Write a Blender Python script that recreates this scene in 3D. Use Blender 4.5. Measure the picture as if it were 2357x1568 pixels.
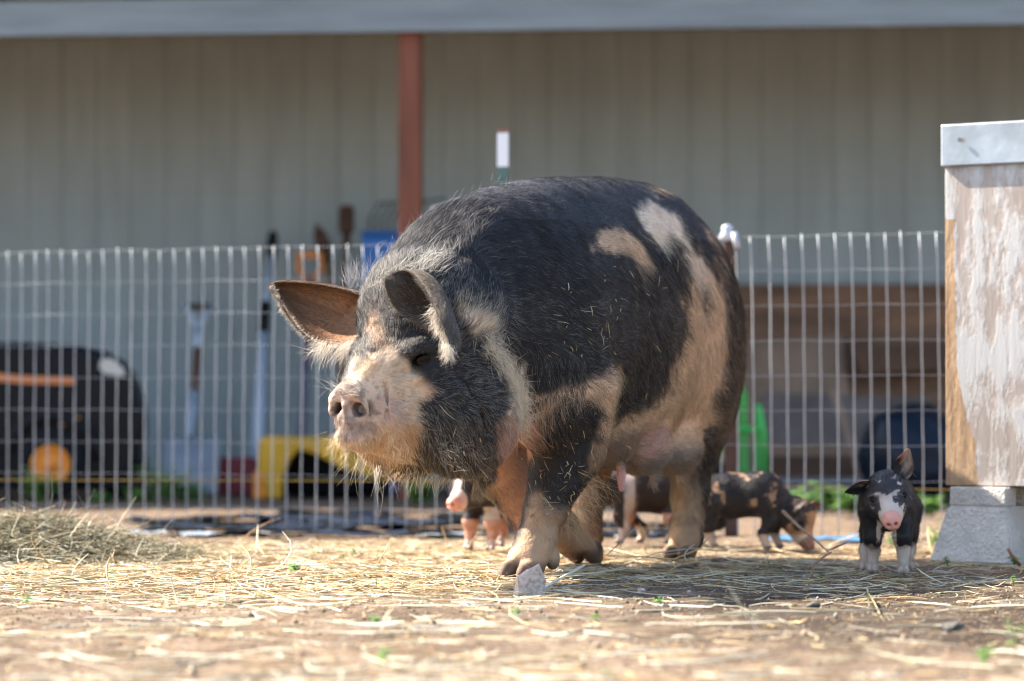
import bpy, bmesh, math, random
import numpy as np
from mathutils import Vector, Matrix

for o in list(bpy.data.objects):
    bpy.data.objects.remove(o)
scene = bpy.context.scene
COL = scene.collection
rng = np.random.default_rng(7)
R = math.radians

# ------------------------------------------------------------------ camera, light, exposure
CAM_H = 0.39                       # camera height above the ground, metres
FPX, CXP, HZ = 7060.0, 1178.0, 925.0   # focal length / centre / horizon row, in units of a 2356 wide picture
cam_d = bpy.data.cameras.new('camera')
cam = bpy.data.objects.new('camera', cam_d)
COL.objects.link(cam)
cam.location = (0, 0, CAM_H)
cam.rotation_euler = (R(90) + math.atan((HZ - 784) / FPX), 0, 0)
cam_d.sensor_width = 36
cam_d.lens = FPX / 2356 * 36
cam_d.clip_end = 500
cam_d.clip_start = 0.05
cam_d.dof.use_dof = True
cam_d.dof.focus_distance = 6.6
cam_d.dof.aperture_fstop = 2.7
cam_d.dof.aperture_blades = 0
scene.camera = cam

SUN_AZ, SUN_EL = 114.0, 41.0       # azimuth from the viewing side, swung to the left; elevation
sd = Vector((-math.sin(R(SUN_AZ)) * math.cos(R(SUN_EL)), -math.cos(R(SUN_AZ)) * math.cos(R(SUN_EL)), math.sin(R(SUN_EL))))
sun_d = bpy.data.lights.new('sun', 'SUN')
sun = bpy.data.objects.new('sun', sun_d)
COL.objects.link(sun)
sun_d.energy = 5.0
sun_d.angle = R(0.5)
sun_d.color = (1.0, 0.90, 0.76)
sun.rotation_euler = sd.to_track_quat('Z', 'Y').to_euler()

world = bpy.data.worlds.new('World')
scene.world = world
world.use_nodes = True
wn = world.node_tree
sky = wn.nodes.new('ShaderNodeTexSky')
sky.sky_type = 'NISHITA'
sky.sun_disc = False
sky.sun_elevation = R(SUN_EL)
sky.sun_rotation = math.atan2(sd.x, sd.y)
sky.air_density = 1.0
sky.dust_density = 1.5
sky.ozone_density = 1.0
bgn = wn.nodes['Background']
wn.links.new(sky.outputs[0], bgn.inputs[0])
bgn.inputs[1].default_value = 0.105
scene.view_settings.view_transform = 'Standard'
scene.view_settings.look = 'None'
scene.view_settings.gamma = 1
scene.view_settings.exposure = 1.88
scene.cycles.use_denoising = True
scene.cycles.filter_width = 1.1
scene.cycles.max_bounces = 6
scene.cycles.transparent_max_bounces = 8
scene.cycles.caustics_reflective = False
scene.cycles.caustics_refractive = False

# ------------------------------------------------------------------ helpers
def P(px, py, d):
    """world point seen at picture position px,py (2356 wide) at distance d"""
    return Vector(((px - CXP) / FPX * d, d, CAM_H + (HZ - py) / FPX * d))

def gd(py):
    return FPX * CAM_H / (py - HZ)       # distance of the ground at row py

def G(px, py, z=0.0):
    d = FPX * (CAM_H - z) / (py - HZ)
    return Vector(((px - CXP) / FPX * d, d, z))

def topx(v):
    v = np.asarray(v, float)
    d = v[..., 1]
    return np.stack([CXP + v[..., 0] / d * FPX, HZ - (v[..., 2] - CAM_H) / d * FPX], -1)

def link(o, parent=None):
    COL.objects.link(o)
    if parent is not None:
        o.parent = parent
    return o

def tag(o, label=None, cat=None, group=None, kind=None):
    if label: o['label'] = label
    if cat: o['category'] = cat
    if group: o['group'] = group
    if kind: o['kind'] = kind
    return o

def empty(name, loc=(0, 0, 0), rz=0.0, label=None, cat=None, group=None):
    o = bpy.data.objects.new(name, None)
    o.location = loc
    o.rotation_euler = (0, 0, rz)
    o.empty_display_size = 0.1
    link(o)
    return tag(o, label, cat, group)

def mesh_obj(name, verts, faces, mat=None, parent=None, smooth=False):
    me = bpy.data.meshes.new(name)
    if isinstance(faces, np.ndarray):
        verts = np.asarray(verts, dtype=np.float32)
        nv, nf, k = len(verts), len(faces), faces.shape[1]
        me.vertices.add(nv)
        me.vertices.foreach_set('co', verts.ravel())
        me.loops.add(nf * k)
        me.loops.foreach_set('vertex_index', faces.astype(np.int32).ravel())
        me.polygons.add(nf)
        me.polygons.foreach_set('loop_start', np.arange(0, nf * k, k, dtype=np.int32))
        me.update(calc_edges=True)
        me.validate()
    else:
        me.from_pydata([tuple(v) for v in verts], [], faces)
        me.update()
    if smooth:
        me.polygons.foreach_set('use_smooth', np.ones(len(me.polygons), dtype=bool))
    o = bpy.data.objects.new(name, me)
    if mat: me.materials.append(mat)
    return link(o, parent)

class MB:
    """collects shapes that become one mesh"""
    def __init__(s): s.v = []; s.f = []
    def add(s, vs, fs):
        b = len(s.v); s.v += [tuple(v) for v in vs]; s.f += [tuple(b + i for i in f) for f in fs]; return s
    def box(s, c, size, rot=None, taper=1.0):
        hx, hy, hz = size[0] / 2, size[1] / 2, size[2] / 2
        pts = [Vector((sx * hx * (taper if sz > 0 else 1), sy * hy * (taper if sz > 0 else 1), sz * hz)) for sx in (-1, 1) for sy in (-1, 1) for sz in (-1, 1)]
        if rot is not None: pts = [rot @ p for p in pts]
        pts = [p + Vector(c) for p in pts]
        return s.add(pts, [(0, 1, 3, 2), (4, 6, 7, 5), (0, 4, 5, 1), (2, 3, 7, 6), (0, 2, 6, 4), (1, 5, 7, 3)])
    def bar(s, a, b, w, t=None, up=(0, 0, 1)):
        a, b = Vector(a), Vector(b); t = t or w
        z = (b - a); L = z.length; z.normalize()
        x = Vector(up).cross(z)
        if x.length < 1e-4: x = Vector((1, 0, 0)).cross(z)
        if x.length < 1e-4: x = Vector((0, 1, 0)).cross(z)
        x.normalize(); y = z.cross(x)
        m = Matrix((x, y, z)).transposed()
        return s.box((a + b) / 2, (w, t, L), m)
    def tube(s, pts, r, n=8, caps=True):
        pts = [Vector(p) for p in pts]
        rr = r if isinstance(r, (list, tuple)) else [r] * len(pts)
        vs, fs = [], []
        prev = None
        for i, p in enumerate(pts):
            t = (pts[min(i + 1, len(pts) - 1)] - pts[max(i - 1, 0)]).normalized()
            if prev is None:
                x = t.orthogonal().normalized()
            else:
                x = (prev - t * prev.dot(t)).normalized()
            prev = x; y = t.cross(x)
            for k in range(n):
                a = 2 * math.pi * k / n
                vs.append(p + (x * math.cos(a) + y * math.sin(a)) * rr[i])
        for i in range(len(pts) - 1):
            for k in range(n):
                fs.append((i * n + k, i * n + (k + 1) % n, (i + 1) * n + (k + 1) % n, (i + 1) * n + k))
        if caps:
            fs.append(tuple(range(n))[::-1]); fs.append(tuple((len(pts) - 1) * n + k for k in range(n)))
        return s.add(vs, fs)
    def lathe(s, prof, axis='Z', c=(0, 0, 0), n=28):
        vs, fs = [], []
        for r, h in prof:
            for k in range(n):
                a = 2 * math.pi * k / n
                p = (r * math.cos(a), r * math.sin(a), h)
                if axis == 'Y': p = (p[0], p[2], p[1])
                if axis == 'X': p = (p[2], p[0], p[1])
                vs.append(Vector(p) + Vector(c))
        for i in range(len(prof) - 1):
            for k in range(n):
                fs.append((i * n + k, i * n + (k + 1) % n, (i + 1) * n + (k + 1) % n, (i + 1) * n + k))
        fs.append(tuple(range(n))[::-1]); fs.append(tuple((len(prof) - 1) * n + k for k in range(n)))
        return s.add(vs, fs)
    def prism(s, poly, a0, a1, plane='XZ'):
        """poly extruded between a0 and a1 on the missing axis"""
        n = len(poly); vs = []
        for a in (a0, a1):
            for (u, v) in poly:
                vs.append({'XZ': (u, a, v), 'YZ': (a, u, v), 'XY': (u, v, a)}[plane])
        fs = [tuple(range(n)), tuple(range(2 * n - 1, n - 1, -1))]
        for i in range(n):
            fs.append((i, i + n, (i + 1) % n + n, (i + 1) % n))
        return s.add(vs, fs)
    def build(s, name, mat, parent=None, smooth=False, bevel=0.0, seg=2):
        o = mesh_obj(name, s.v, s.f, mat, parent, smooth)
        bm = bmesh.new(); bm.from_mesh(o.data); bmesh.ops.recalc_face_normals(bm, faces=bm.faces); bm.to_mesh(o.data); bm.free()
        if bevel:
            m = o.modifiers.new('b', 'BEVEL'); m.width = bevel; m.segments = seg; m.limit_method = 'ANGLE'; m.angle_limit = R(40)
        if smooth:
            m = o.modifiers.new('w', 'WEIGHTED_NORMAL') if False else None
        return o

def sgrid(arr):
    return arr

# value noise (vectorised)
def _hash(ix, iy, iz, seed):
    h = (ix.astype(np.int64) * 374761393 + iy.astype(np.int64) * 668265263 + iz.astype(np.int64) * 2147483647 + seed * 1274126177) & 0xFFFFFFFF
    h = ((h ^ (h >> 13)) * 1274126177) & 0xFFFFFFFF
    h = h ^ (h >> 16)
    return (h & 0xFFFF) / 65535.0

def vnoise(p, scale=1.0, seed=0):
    p = np.asarray(p, float) * scale
    i = np.floor(p).astype(np.int64); f = p - i; f = f * f * (3 - 2 * f)
    out = 0
    for dx in (0, 1):
        for dy in (0, 1):
            for dz in (0, 1):
                w = (f[..., 0] if dx else 1 - f[..., 0]) * (f[..., 1] if dy else 1 - f[..., 1]) * (f[..., 2] if dz else 1 - f[..., 2])
                out = out + w * _hash(i[..., 0] + dx, i[..., 1] + dy, i[..., 2] + dz, seed)
    return out * 2 - 1

def fbm(p, scale=1.0, seed=0, oct=3):
    a, s, t = 0, 1.0, 0
    for k in range(oct):
        a = a + vnoise(p, scale * 2 ** k, seed + k * 17) * s; t += s; s *= 0.5
    return a / t

# ------------------------------------------------------------------ materials
def nodes_of(m):
    m.use_nodes = True
    return m.node_tree, m.node_tree.nodes['Principled BSDF']

def mat(name, col, rough=0.6, metal=0.0, noise=0.0, nscale=20.0, bump=0.0, bscale=60.0, col2=None, spec=0.5, stretch=None, coat=0.0, thr=None):
    m = bpy.data.materials.new(name)
    nt, b = nodes_of(m)
    b.inputs['Base Color'].default_value = (*col, 1)
    b.inputs['Roughness'].default_value = rough
    b.inputs['Metallic'].default_value = metal
    b.inputs['Specular IOR Level'].default_value = spec
    b.inputs['Coat Weight'].default_value = coat
    tc = nt.nodes.new('ShaderNodeTexCoord')
    mp = nt.nodes.new('ShaderNodeMapping')
    nt.links.new(tc.outputs['Object'], mp.inputs[0])
    if stretch: mp.inputs['Scale'].default_value = stretch
    if noise or col2:
        n = nt.nodes.new('ShaderNodeTexNoise'); n.inputs['Scale'].default_value = nscale; n.inputs['Detail'].default_value = 6
        nt.links.new(mp.outputs[0], n.inputs['Vector'])
        r = nt.nodes.new('ShaderNodeValToRGB')
        c2 = col2 or tuple(c * (1 - noise) for c in col)
        t = thr or (0.35, 0.65)
        r.color_ramp.elements[0].position = t[0]; r.color_ramp.elements[1].position = t[1]
        r.color_ramp.elements[0].color = (*c2, 1); r.color_ramp.elements[1].color = (*col, 1)
        nt.links.new(n.outputs['Fac'], r.inputs[0]); nt.links.new(r.outputs[0], b.inputs['Base Color'])
    if bump:
        n2 = nt.nodes.new('ShaderNodeTexNoise'); n2.inputs['Scale'].default_value = bscale; n2.inputs['Detail'].default_value = 5
        nt.links.new(mp.outputs[0], n2.inputs['Vector'])
        bp = nt.nodes.new('ShaderNodeBump'); bp.inputs['Strength'].default_value = bump; bp.inputs['Distance'].default_value = 0.01
        nt.links.new(n2.outputs['Fac'], bp.inputs['Height']); nt.links.new(bp.outputs[0], b.inputs['Normal'])
    return m

def attr_mat(name, rough=0.6, spec=0.3, bump=0.0, bscale=150.0, sss=0.0, attr='Col', trans=0.0):
    m = bpy.data.materials.new(name)
    nt, b = nodes_of(m)
    a = nt.nodes.new('ShaderNodeAttribute'); a.attribute_name = attr
    nt.links.new(a.outputs['Color'], b.inputs['Base Color'])
    b.inputs['Roughness'].default_value = rough
    b.inputs['Specular IOR Level'].default_value = spec
    if sss:
        b.inputs['Subsurface Weight'].default_value = sss
        b.inputs['Subsurface Radius'].default_value = (0.012, 0.004, 0.002)
        b.inputs['Subsurface Scale'].default_value = 1.0
    if bump:
        tc = nt.nodes.new('ShaderNodeTexCoord')
        n2 = nt.nodes.new('ShaderNodeTexNoise'); n2.inputs['Scale'].default_value = bscale; n2.inputs['Detail'].default_value = 4
        nt.links.new(tc.outputs['Object'], n2.inputs['Vector'])
        bp = nt.nodes.new('ShaderNodeBump'); bp.inputs['Strength'].default_value = bump; bp.inputs['Distance'].default_value = 0.004
        nt.links.new(n2.outputs['Fac'], bp.inputs['Height']); nt.links.new(bp.outputs[0], b.inputs['Normal'])
    if trans:
        out = nt.nodes['Material Output']
        tr = nt.nodes.new('ShaderNodeBsdfTranslucent'); mx = nt.nodes.new('ShaderNodeMixShader')
        nt.links.new(a.outputs['Color'], tr.inputs['Color'])
        mx.inputs[0].default_value = trans
        nt.links.new(b.outputs[0], mx.inputs[1]); nt.links.new(tr.outputs[0], mx.inputs[2]); nt.links.new(mx.outputs[0], out.inputs[0])
    return m

def set_cols(o, cols, name='Col'):
    a = o.data.color_attributes.new(name, 'FLOAT_COLOR', 'POINT')
    c = np.ones((len(cols), 4), dtype=np.float32); c[:, :3] = cols
    a.data.foreach_set('color', c.ravel())

# ------------------------------------------------------------------ implicit bodies -> one skin
def s_min(a, b, k):
    if k <= 0: return np.minimum(a, b)
    h = np.clip(0.5 + 0.5 * (b - a) / k, 0, 1)
    return b + (a - b) * h - k * h * (1 - h)

def rotm(rx=0, ry=0, rz=0):
    return np.array(Matrix.Rotation(R(rz), 3, 'Z') @ Matrix.Rotation(R(ry), 3, 'Y') @ Matrix.Rotation(R(rx), 3, 'X'))

def f_ell(p, c, r, rot):
    q = p - np.array(c)
    if rot is not None: q = q @ rotm(*rot)
    r = np.array(r)
    k0 = np.linalg.norm(q / r, axis=-1); k1 = np.linalg.norm(q / (r * r), axis=-1) + 1e-9
    return k0 * (k0 - 1) / k1

def f_cone(p, a, b, r1, r2):
    a = np.array(a, float); b = np.array(b, float); ba = b - a
    h = np.clip(((p - a) @ ba) / (ba @ ba), 0, 1)
    return np.linalg.norm(p - a - h[..., None] * ba, axis=-1) - (r1 + (r2 - r1) * h)

class Body:
    def __init__(s, lo, hi, vox):
        s.lo = np.array(lo, float); s.vox = vox
        n = np.ceil((np.array(hi) - s.lo) / vox).astype(int) + 1
        s.n = n
        s.ax = [s.lo[i] + np.arange(n[i]) * vox for i in range(3)]
        s.D = np.full(tuple(n), 1.0, dtype=np.float32)
    def _region(s, lo, hi):
        a = np.clip(np.floor((np.array(lo) - s.lo) / s.vox).astype(int), 0, s.n - 1)
        b = np.clip(np.ceil((np.array(hi) - s.lo) / s.vox).astype(int) + 1, 1, s.n)
        sl = tuple(slice(a[i], b[i]) for i in range(3))
        g = np.stack(np.meshgrid(*[s.ax[i][sl[i]] for i in range(3)], indexing='ij'), -1)
        return sl, g
    def _mix(s, lo, hi, fn, k, sub=False):
        m = k + 0.02
        sl, g = s._region(np.array(lo) - m, np.array(hi) + m)
        if g.size == 0: return
        d = fn(g).astype(np.float32)
        cur = s.D[sl]
        s.D[sl] = -s_min(-cur, d, k) if sub else s_min(cur, d, k)
    def ell(s, c, r, k=0.03, rot=None, sub=False):
        m = max(r) if rot is not None else np.array(r)
        s._mix(np.array(c) - m, np.array(c) + m, lambda g: f_ell(g, c, r, rot), k, sub); return s
    def cone(s, a, b, r1, r2, k=0.03, sub=False):
        rr = max(r1, r2)
        s._mix(np.minimum(a, b) - rr, np.maximum(a, b) + rr, lambda g: f_cone(g, a, b, r1, r2), k, sub); return s
    def chain(s, pts, k=0.03):
        for (a, ra), (b, rb) in zip(pts[:-1], pts[1:]): s.cone(a, b, ra, rb, k)
        return s
    def loft(s, table, k=0.05, pear=0.0):
        """table rows: x, half width, z top, z bottom (x rising)"""
        t = np.array(table, float)
        def fn(g):
            x = g[..., 0]
            w = np.interp(x, t[:, 0], t[:, 1]); zt = np.interp(x, t[:, 0], t[:, 2]); zb = np.interp(x, t[:, 0], t[:, 3])
            zc = (zt + zb) / 2; h = (zt - zb) / 2
            zz = (g[..., 2] - zc)
            ww = w * (1 - pear * np.clip(zz / h, -1, 1))
            yy = g[..., 1]
            k0 = np.sqrt((yy / ww) ** 2 + (zz / h) ** 2); k1 = np.sqrt((yy / ww ** 2) ** 2 + (zz / h ** 2) ** 2) + 1e-6
            d = k0 * (k0 - 1) / k1
            ox = np.maximum(t[0, 0] - x, x - t[-1, 0])
            return np.where(ox > 0, np.sqrt(np.maximum(d, 0) ** 2 + ox ** 2), d)
        W = t[:, 1].max()
        s._mix((t[0, 0], -W, t[:, 3].min()), (t[-1, 0], W, t[:, 2].max()), fn, k); return s
    def mesh(s, smooth=2):
        D = s.D; n = D.shape
        ins = D < 0
        cells = np.zeros(tuple(np.array(n) - 1), dtype=np.int8)
        for dx in (0, 1):
            for dy in (0, 1):
                for dz in (0, 1):
                    cells += ins[dx:n[0] - 1 + dx, dy:n[1] - 1 + dy, dz:n[2] - 1 + dz]
        act = (cells > 0) & (cells < 8)
        idx = np.full(act.shape, -1, dtype=np.int64)
        ci = np.argwhere(act)
        idx[act] = np.arange(len(ci))
        corners = np.array([(a, b, c) for a in (0, 1) for b in (0, 1) for c in (0, 1)])
        vals = np.stack([D[ci[:, 0] + c[0], ci[:, 1] + c[1], ci[:, 2] + c[2]] for c in corners], 1)
        acc = np.zeros((len(ci), 3)); cnt = np.zeros(len(ci))
        for i in range(8):
            for j in range(i + 1, 8):
                if np.abs(corners[i] - corners[j]).sum() != 1: continue
                va, vb = vals[:, i], vals[:, j]
                m = (va < 0) != (vb < 0)
                t = np.where(m, va / np.where(m, va - vb, 1), 0)
                pt = corners[i] + t[:, None] * (corners[j] - corners[i])
                acc += pt * m[:, None]; cnt += m
        v = (ci + acc / cnt[:, None]) * s.vox + s.lo
        faces = []
        for ax in range(3):
            o1, o2 = [(1, 2), (2, 0), (0, 1)][ax]
            sl0 = [slice(None)] * 3; sl1 = [slice(None)] * 3
            sl0[ax] = slice(0, n[ax] - 1); sl1[ax] = slice(1, n[ax])
            a, b = ins[tuple(sl0)], ins[tuple(sl1)]
            ch = np.argwhere(a != b)
            ok = (ch[:, o1] > 0) & (ch[:, o2] > 0) & (ch[:, o1] < n[o1] - 1) & (ch[:, o2] < n[o2] - 1)
            ch = ch[ok]
            flip = a[ch[:, 0], ch[:, 1], ch[:, 2]]
            def cell(d1, d2):
                c = ch.copy(); c[:, o1] -= d1; c[:, o2] -= d2
                return idx[c[:, 0], c[:, 1], c[:, 2]]
            q = np.stack([cell(1, 1), cell(0, 1), cell(0, 0), cell(1, 0)], 1)
            q[~flip] = q[~flip][:, ::-1]
            faces.append(q)
        f = np.concatenate(faces)
        f = f[(f >= 0).all(1)]
        for _ in range(smooth):
            v = lap(v, f, 0.5)
        return v, f

def lap(v, f, lam):
    s = np.zeros_like(v); c = np.zeros(len(v))
    for k in range(f.shape[1]):
        a, b = f[:, k], f[:, (k + 1) % f.shape[1]]
        for i in range(3):
            s[:, i] += np.bincount(a, v[b, i], len(v)) + np.bincount(b, v[a, i], len(v))
        c += np.bincount(a, minlength=len(v)) + np.bincount(b, minlength=len(v))
    return v + lam * (s / np.maximum(c, 1)[:, None] - v)

def vnormals(v, f):
    n = np.cross(v[f[:, 2]] - v[f[:, 0]], v[f[:, 3 if f.shape[1] > 3 else 1]] - v[f[:, 1]])
    if f.shape[1] == 3: n = -n
    out = np.zeros_like(v)
    for k in range(f.shape[1]):
        for i in range(3): out[:, i] += np.bincount(f[:, k], n[:, i], len(v))
    return out / (np.linalg.norm(out, axis=1, keepdims=True) + 1e-12)

def inpoly(pts, poly):
    x, y = pts[:, 0], pts[:, 1]; r = np.zeros(len(pts), bool)
    n = len(poly)
    for i in range(n):
        x1, y1 = poly[i]; x2, y2 = poly[(i + 1) % n]
        if y1 == y2: continue
        c = ((y1 > y) != (y2 > y)) & (x < (x2 - x1) * (y - y1) / (y2 - y1) + x1)
        r ^= c
    return r
# ================================================================== the sow
HEAD_H = np.array((-0.447, -0.894)); SIDE_N = np.array((0.894, -0.447))
SOW_O = np.array((-0.062, 6.90))
def L2W(v):
    v = np.asarray(v, float)
    xy = SOW_O + v[..., 0:1] * HEAD_H + v[..., 1:2] * SIDE_N
    return np.concatenate([xy, v[..., 2:3]], -1)
def W2L(v):
    v = np.asarray(v, float)
    q = v[..., :2] - SOW_O
    return np.stack([q @ HEAD_H, q @ SIDE_N, v[..., 2]], -1)

VOX = 0.0048
B = Body((-1.35, -0.45, -0.02), (0.80, 0.45, 1.02), VOX)
# trunk
B.loft([(-1.20, 0.05, 0.69, 0.56), (-1.185, 0.10, 0.76, 0.50), (-1.14, 0.145, 0.825, 0.42), (-1.06, 0.185, 0.885, 0.33), (-0.95, 0.203, 0.922, 0.27), (-0.82, 0.210, 0.938, 0.235),
        (-0.65, 0.230, 0.936, 0.240), (-0.45, 0.241, 0.926, 0.250), (-0.25, 0.252, 0.908, 0.285), (-0.08, 0.25, 0.885, 0.32), (0.04, 0.228, 0.850, 0.34), (0.12, 0.205, 0.822, 0.36), (0.20, 0.170, 0.780, 0.385), (0.27, 0.125, 0.730, 0.43), (0.31, 0.08, 0.69, 0.48)], k=0.0, pear=0.08)
# hams
for s in (1, -1):
    B.ell((-0.95, 0.100 * s, 0.50), (0.19, 0.112, 0.27), 0.06, (0, 8, 0))
# shoulders
B.ell((-0.04, 0.160, 0.50), (0.155, 0.112, 0.24), 0.018, (0, -8, 0))
B.ell((-0.10, -0.155, 0.50), (0.155, 0.11, 0.22), 0.03)
# neck
B.cone((0.30, 0.01, 0.585), (0.04, 0.0, 0.615), 0.142, 0.215, 0.06)
B.cone((0.27, 0.02, 0.52), (0.02, 0.01, 0.56), 0.155, 0.215, 0.06)
B.cone((0.22, 0.02, 0.42), (0.02, 0, 0.47), 0.15, 0.17, 0.05)
# head: its own frame, turned a little more to the animal's right than the trunk
HY = -13.0
_hr = rotm(0, 0, HY); _hp = np.array((0.30, 0, 0)); _ht = np.array((0, 0.045, 0))
def HT(p): return (_hr @ (np.array(p, float) - _hp)) + _hp + _ht
def hell(c, r, k, ry=0, sub=False): B.ell(HT(c), r, k, (0, ry, HY), sub)
def hcone(a, b, r1, r2, k, sub=False): B.cone(HT(a), HT(b), r1, r2, k, sub)
hell((0.325, 0, 0.560), (0.14, 0.118, 0.108), 0.05)
hcone((0.35, 0, 0.53), (0.48, 0, 0.445), 0.108, 0.078, 0.04)
hcone((0.47, 0, 0.430), (0.575, 0, 0.383), 0.078, 0.043, 0.030)
hcone((0.30, 0, 0.340), (0.535, 0, 0.325), 0.090, 0.038, 0.05)
hell((0.315, -0.095, 0.585), (0.075, 0.055, 0.060), 0.03)
hell((0.300, 0.080, 0.585), (0.070, 0.050, 0.055), 0.03)
for s in (1, -1):
    hell((0.305, 0.092 * s - (0.022 if s > 0 else 0), 0.370), (0.150, 0.098, 0.142), 0.035, 10)
    hell((0.448, 0.074 * s, 0.507), (0.050, 0.034, 0.024), 0.022, 20)       # brow
    hell((0.485, 0.041 * s, 0.368), (0.078, 0.038, 0.050), 0.03)          # muzzle
    hell((0.445, 0.083 * s, 0.450), (0.040, 0.018, 0.011), 0.010, 30)      # bags under the eye
    hell((0.425, 0.088 * s, 0.425), (0.040, 0.018, 0.011), 0.010, 35)
# snout disc: turned a little back towards the near side
DY = 12.0
_dr = rotm(0, 0, DY)
def DT(p):
    q = _dr @ (np.array(p, float) - np.array((0.575, 0, 0.37))) + np.array((0.575, 0.008, 0.37))
    return HT(q)
def dell(c, r, k, ry=0, sub=False): B.ell(DT(c), r, k, (0, ry, HY + DY), sub)
def dcone(a, b, r1, r2, k, sub=False): B.cone(DT(a), DT(b), r1, r2, k, sub)
dell((0.603, 0, 0.377), (0.0130, 0.047, 0.053), 0.005, 12)
dell((0.597, 0, 0.415), (0.015, 0.028, 0.022), 0.007, 16)
dell((0.6255, 0, 0.380), (0.010, 0.031, 0.034), 0.008, 12, True)
dell((0.612, 0, 0.368), (0.009, 0.013, 0.030), 0.010, 12)
hell((0.570, 0, 0.318), (0.038, 0.042, 0.028), 0.02)
hell((0.558, 0, 0.438), (0.016, 0.042, 0.012), 0.010, 25)                   # folds on the nose bridge
hell((0.525, 0, 0.468), (0.020, 0.046, 0.014), 0.010, 30)
hell((0.485, 0, 0.505), (0.024, 0.050, 0.012), 0.010, 35)
# near foreleg
B.chain([((-0.08, 0.165, 0.42), 0.118), ((-0.105, 0.155, 0.29), 0.087), ((-0.055, 0.127, 0.15), 0.048), ((-0.03, 0.112, 0.08), 0.042), ((0.0, 0.105, 0.035), 0.044)], 0.02)
B.ell((0.036, 0.084, 0.016), (0.056, 0.021, 0.026), 0.004, (0, 12, 5))
B.ell((0.030, 0.128, 0.016), (0.052, 0.021, 0.026), 0.004, (0, 12, -5))
B.ell((-0.050, 0.145, 0.040), (0.016, 0.015, 0.026), 0.006)
# far foreleg
B.chain([((-0.13, -0.15, 0.42), 0.12), ((-0.21, -0.11, 0.29), 0.082), ((-0.34, -0.045, 0.125), 0.048), ((-0.43, -0.03, 0.09), 0.046), ((-0.50, -0.02, 0.058), 0.043)], 0.025)
B.ell((-0.545, -0.035, 0.030), (0.045, 0.022, 0.026), 0.006, (0, -35, 0))
B.ell((-0.545, 0.014, 0.030), (0.045, 0.022, 0.026), 0.006, (0, -35, 0))
# hind legs
for (x, y) in ((-0.892, 0.100), (-0.887, -0.175)):
    B.chain([((x - 0.03, y * 1.05, 0.42), 0.115), ((x - 0.05, y, 0.27), 0.064), ((x - 0.045, y, 0.16), 0.039), ((x - 0.02, y, 0.07), 0.034), ((x, y, 0.035), 0.038)], 0.03)
    B.ell((x + 0.02, y - 0.020, 0.016), (0.042, 0.0205, 0.024), 0.005)
    B.ell((x + 0.02, y + 0.020, 0.016), (0.042, 0.0205, 0.024), 0.005)
    B.ell((x - 0.055, y + 0.02, 0.045), (0.014, 0.012, 0.022), 0.006)
# udder folds and teats
for (x, y, r, dz) in ((-0.42, 0.10, 0.07, 0), (-0.60, 0.12, 0.08, -0.012), (-0.78, 0.12, 0.08, -0.015)):
    for s in (1, -1):
        B.ell((x, y * s, 0.285 + dz), (r, 0.072, 0.054), 0.045, (0, 15, 0))
def teat(x, y, z, L=0.035):
    B.cone((x, y, z), (x + 0.006, y + 0.004, z - L), 0.0115, 0.0085, 0.014)
teat(-0.40, 0.155, 0.238, 0.052); teat(-0.40, -0.12, 0.235); teat(-0.60, 0.15, 0.220, 0.03); teat(-0.60, -0.15, 0.195, 0.025); teat(-0.78, 0.14, 0.225, 0.03); teat(-0.20, 0.10, 0.255, 0.03)
# skin folds: behind the shoulder, along the neck, over the eye
def groove(pts, r, k):
    for a, b in zip(pts[:-1], pts[1:]): B.cone(a, b, r, r, k, sub=True)
for s in (1, -1):
    hcone((0.578, 0.040 * s, 0.430), (0.576, 0.050 * s, 0.340), 0.0045, 0.0045, 0.010, True)
    hcone((0.535, 0.054 * s, 0.425), (0.540, 0.062 * s, 0.345), 0.0045, 0.0040, 0.012, True)
    hcone((0.490, 0.060 * s, 0.525), (0.420, 0.110 * s, 0.530), 0.0045, 0.0045, 0.010, True)
    hcone((0.500, 0.070 * s, 0.455), (0.430, 0.115 * s, 0.440), 0.0035, 0.0035, 0.009, True)
    hcone((0.400, 0.120 * s, 0.470), (0.330, 0.160 * s, 0.330), 0.0060, 0.0060, 0.020, True)
# carve nostrils, eyes, mouth
for s in (1, -1):
    dcone((0.64, 0.0235 * s, 0.381), (0.575, 0.021 * s, 0.376), 0.0122, 0.010, 0.005, True)
    dcone((0.64, 0.0285 * s, 0.373), (0.595, 0.027 * s, 0.370), 0.0095, 0.008, 0.004, True)
    hell((0.468, 0.092 * s, 0.478), (0.020, 0.016, 0.011), 0.010, 0, True)
hcone((0.600, -0.030, 0.334), (0.600, 0.030, 0.334), 0.002, 0.002, 0.007, True)
sv, sf = B.mesh(2)
sn = vnormals(sv, sf)
# fine relief: creases, muscle, mud crust
rel = fbm(sv * (1, 1, 1.0), 9, 3, 3) * 0.006
hm = np.clip((sv[:, 0] - 0.22) / 0.1, 0, 1)
face_w = np.abs(vnoise(np.stack([sv[:, 0] * 26 + sv[:, 2] * 34, sv[:, 1] * 14, sv[:, 2] * 10], 1), 1, 5))
rel += hm * (sv[:, 2] > 0.36) * (face_w - 0.3) * 0.0075 + hm * fbm(sv, 55, 12, 2) * 0.002
_d = np.linalg.norm(sv - DT((0.60, 0, 0.376)), axis=1)
rel += (_d < 0.085) * fbm(sv, 75, 61, 3) * 0.0035
legm = sv[:, 2] < 0.22
rel += legm * fbm(sv, 45, 9, 3) * 0.003
sv = sv + sn * rel[:, None]
sn = vnormals(sv, sf)
sow_skin_n = len(sv)
sv = L2W(sv)

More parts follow.
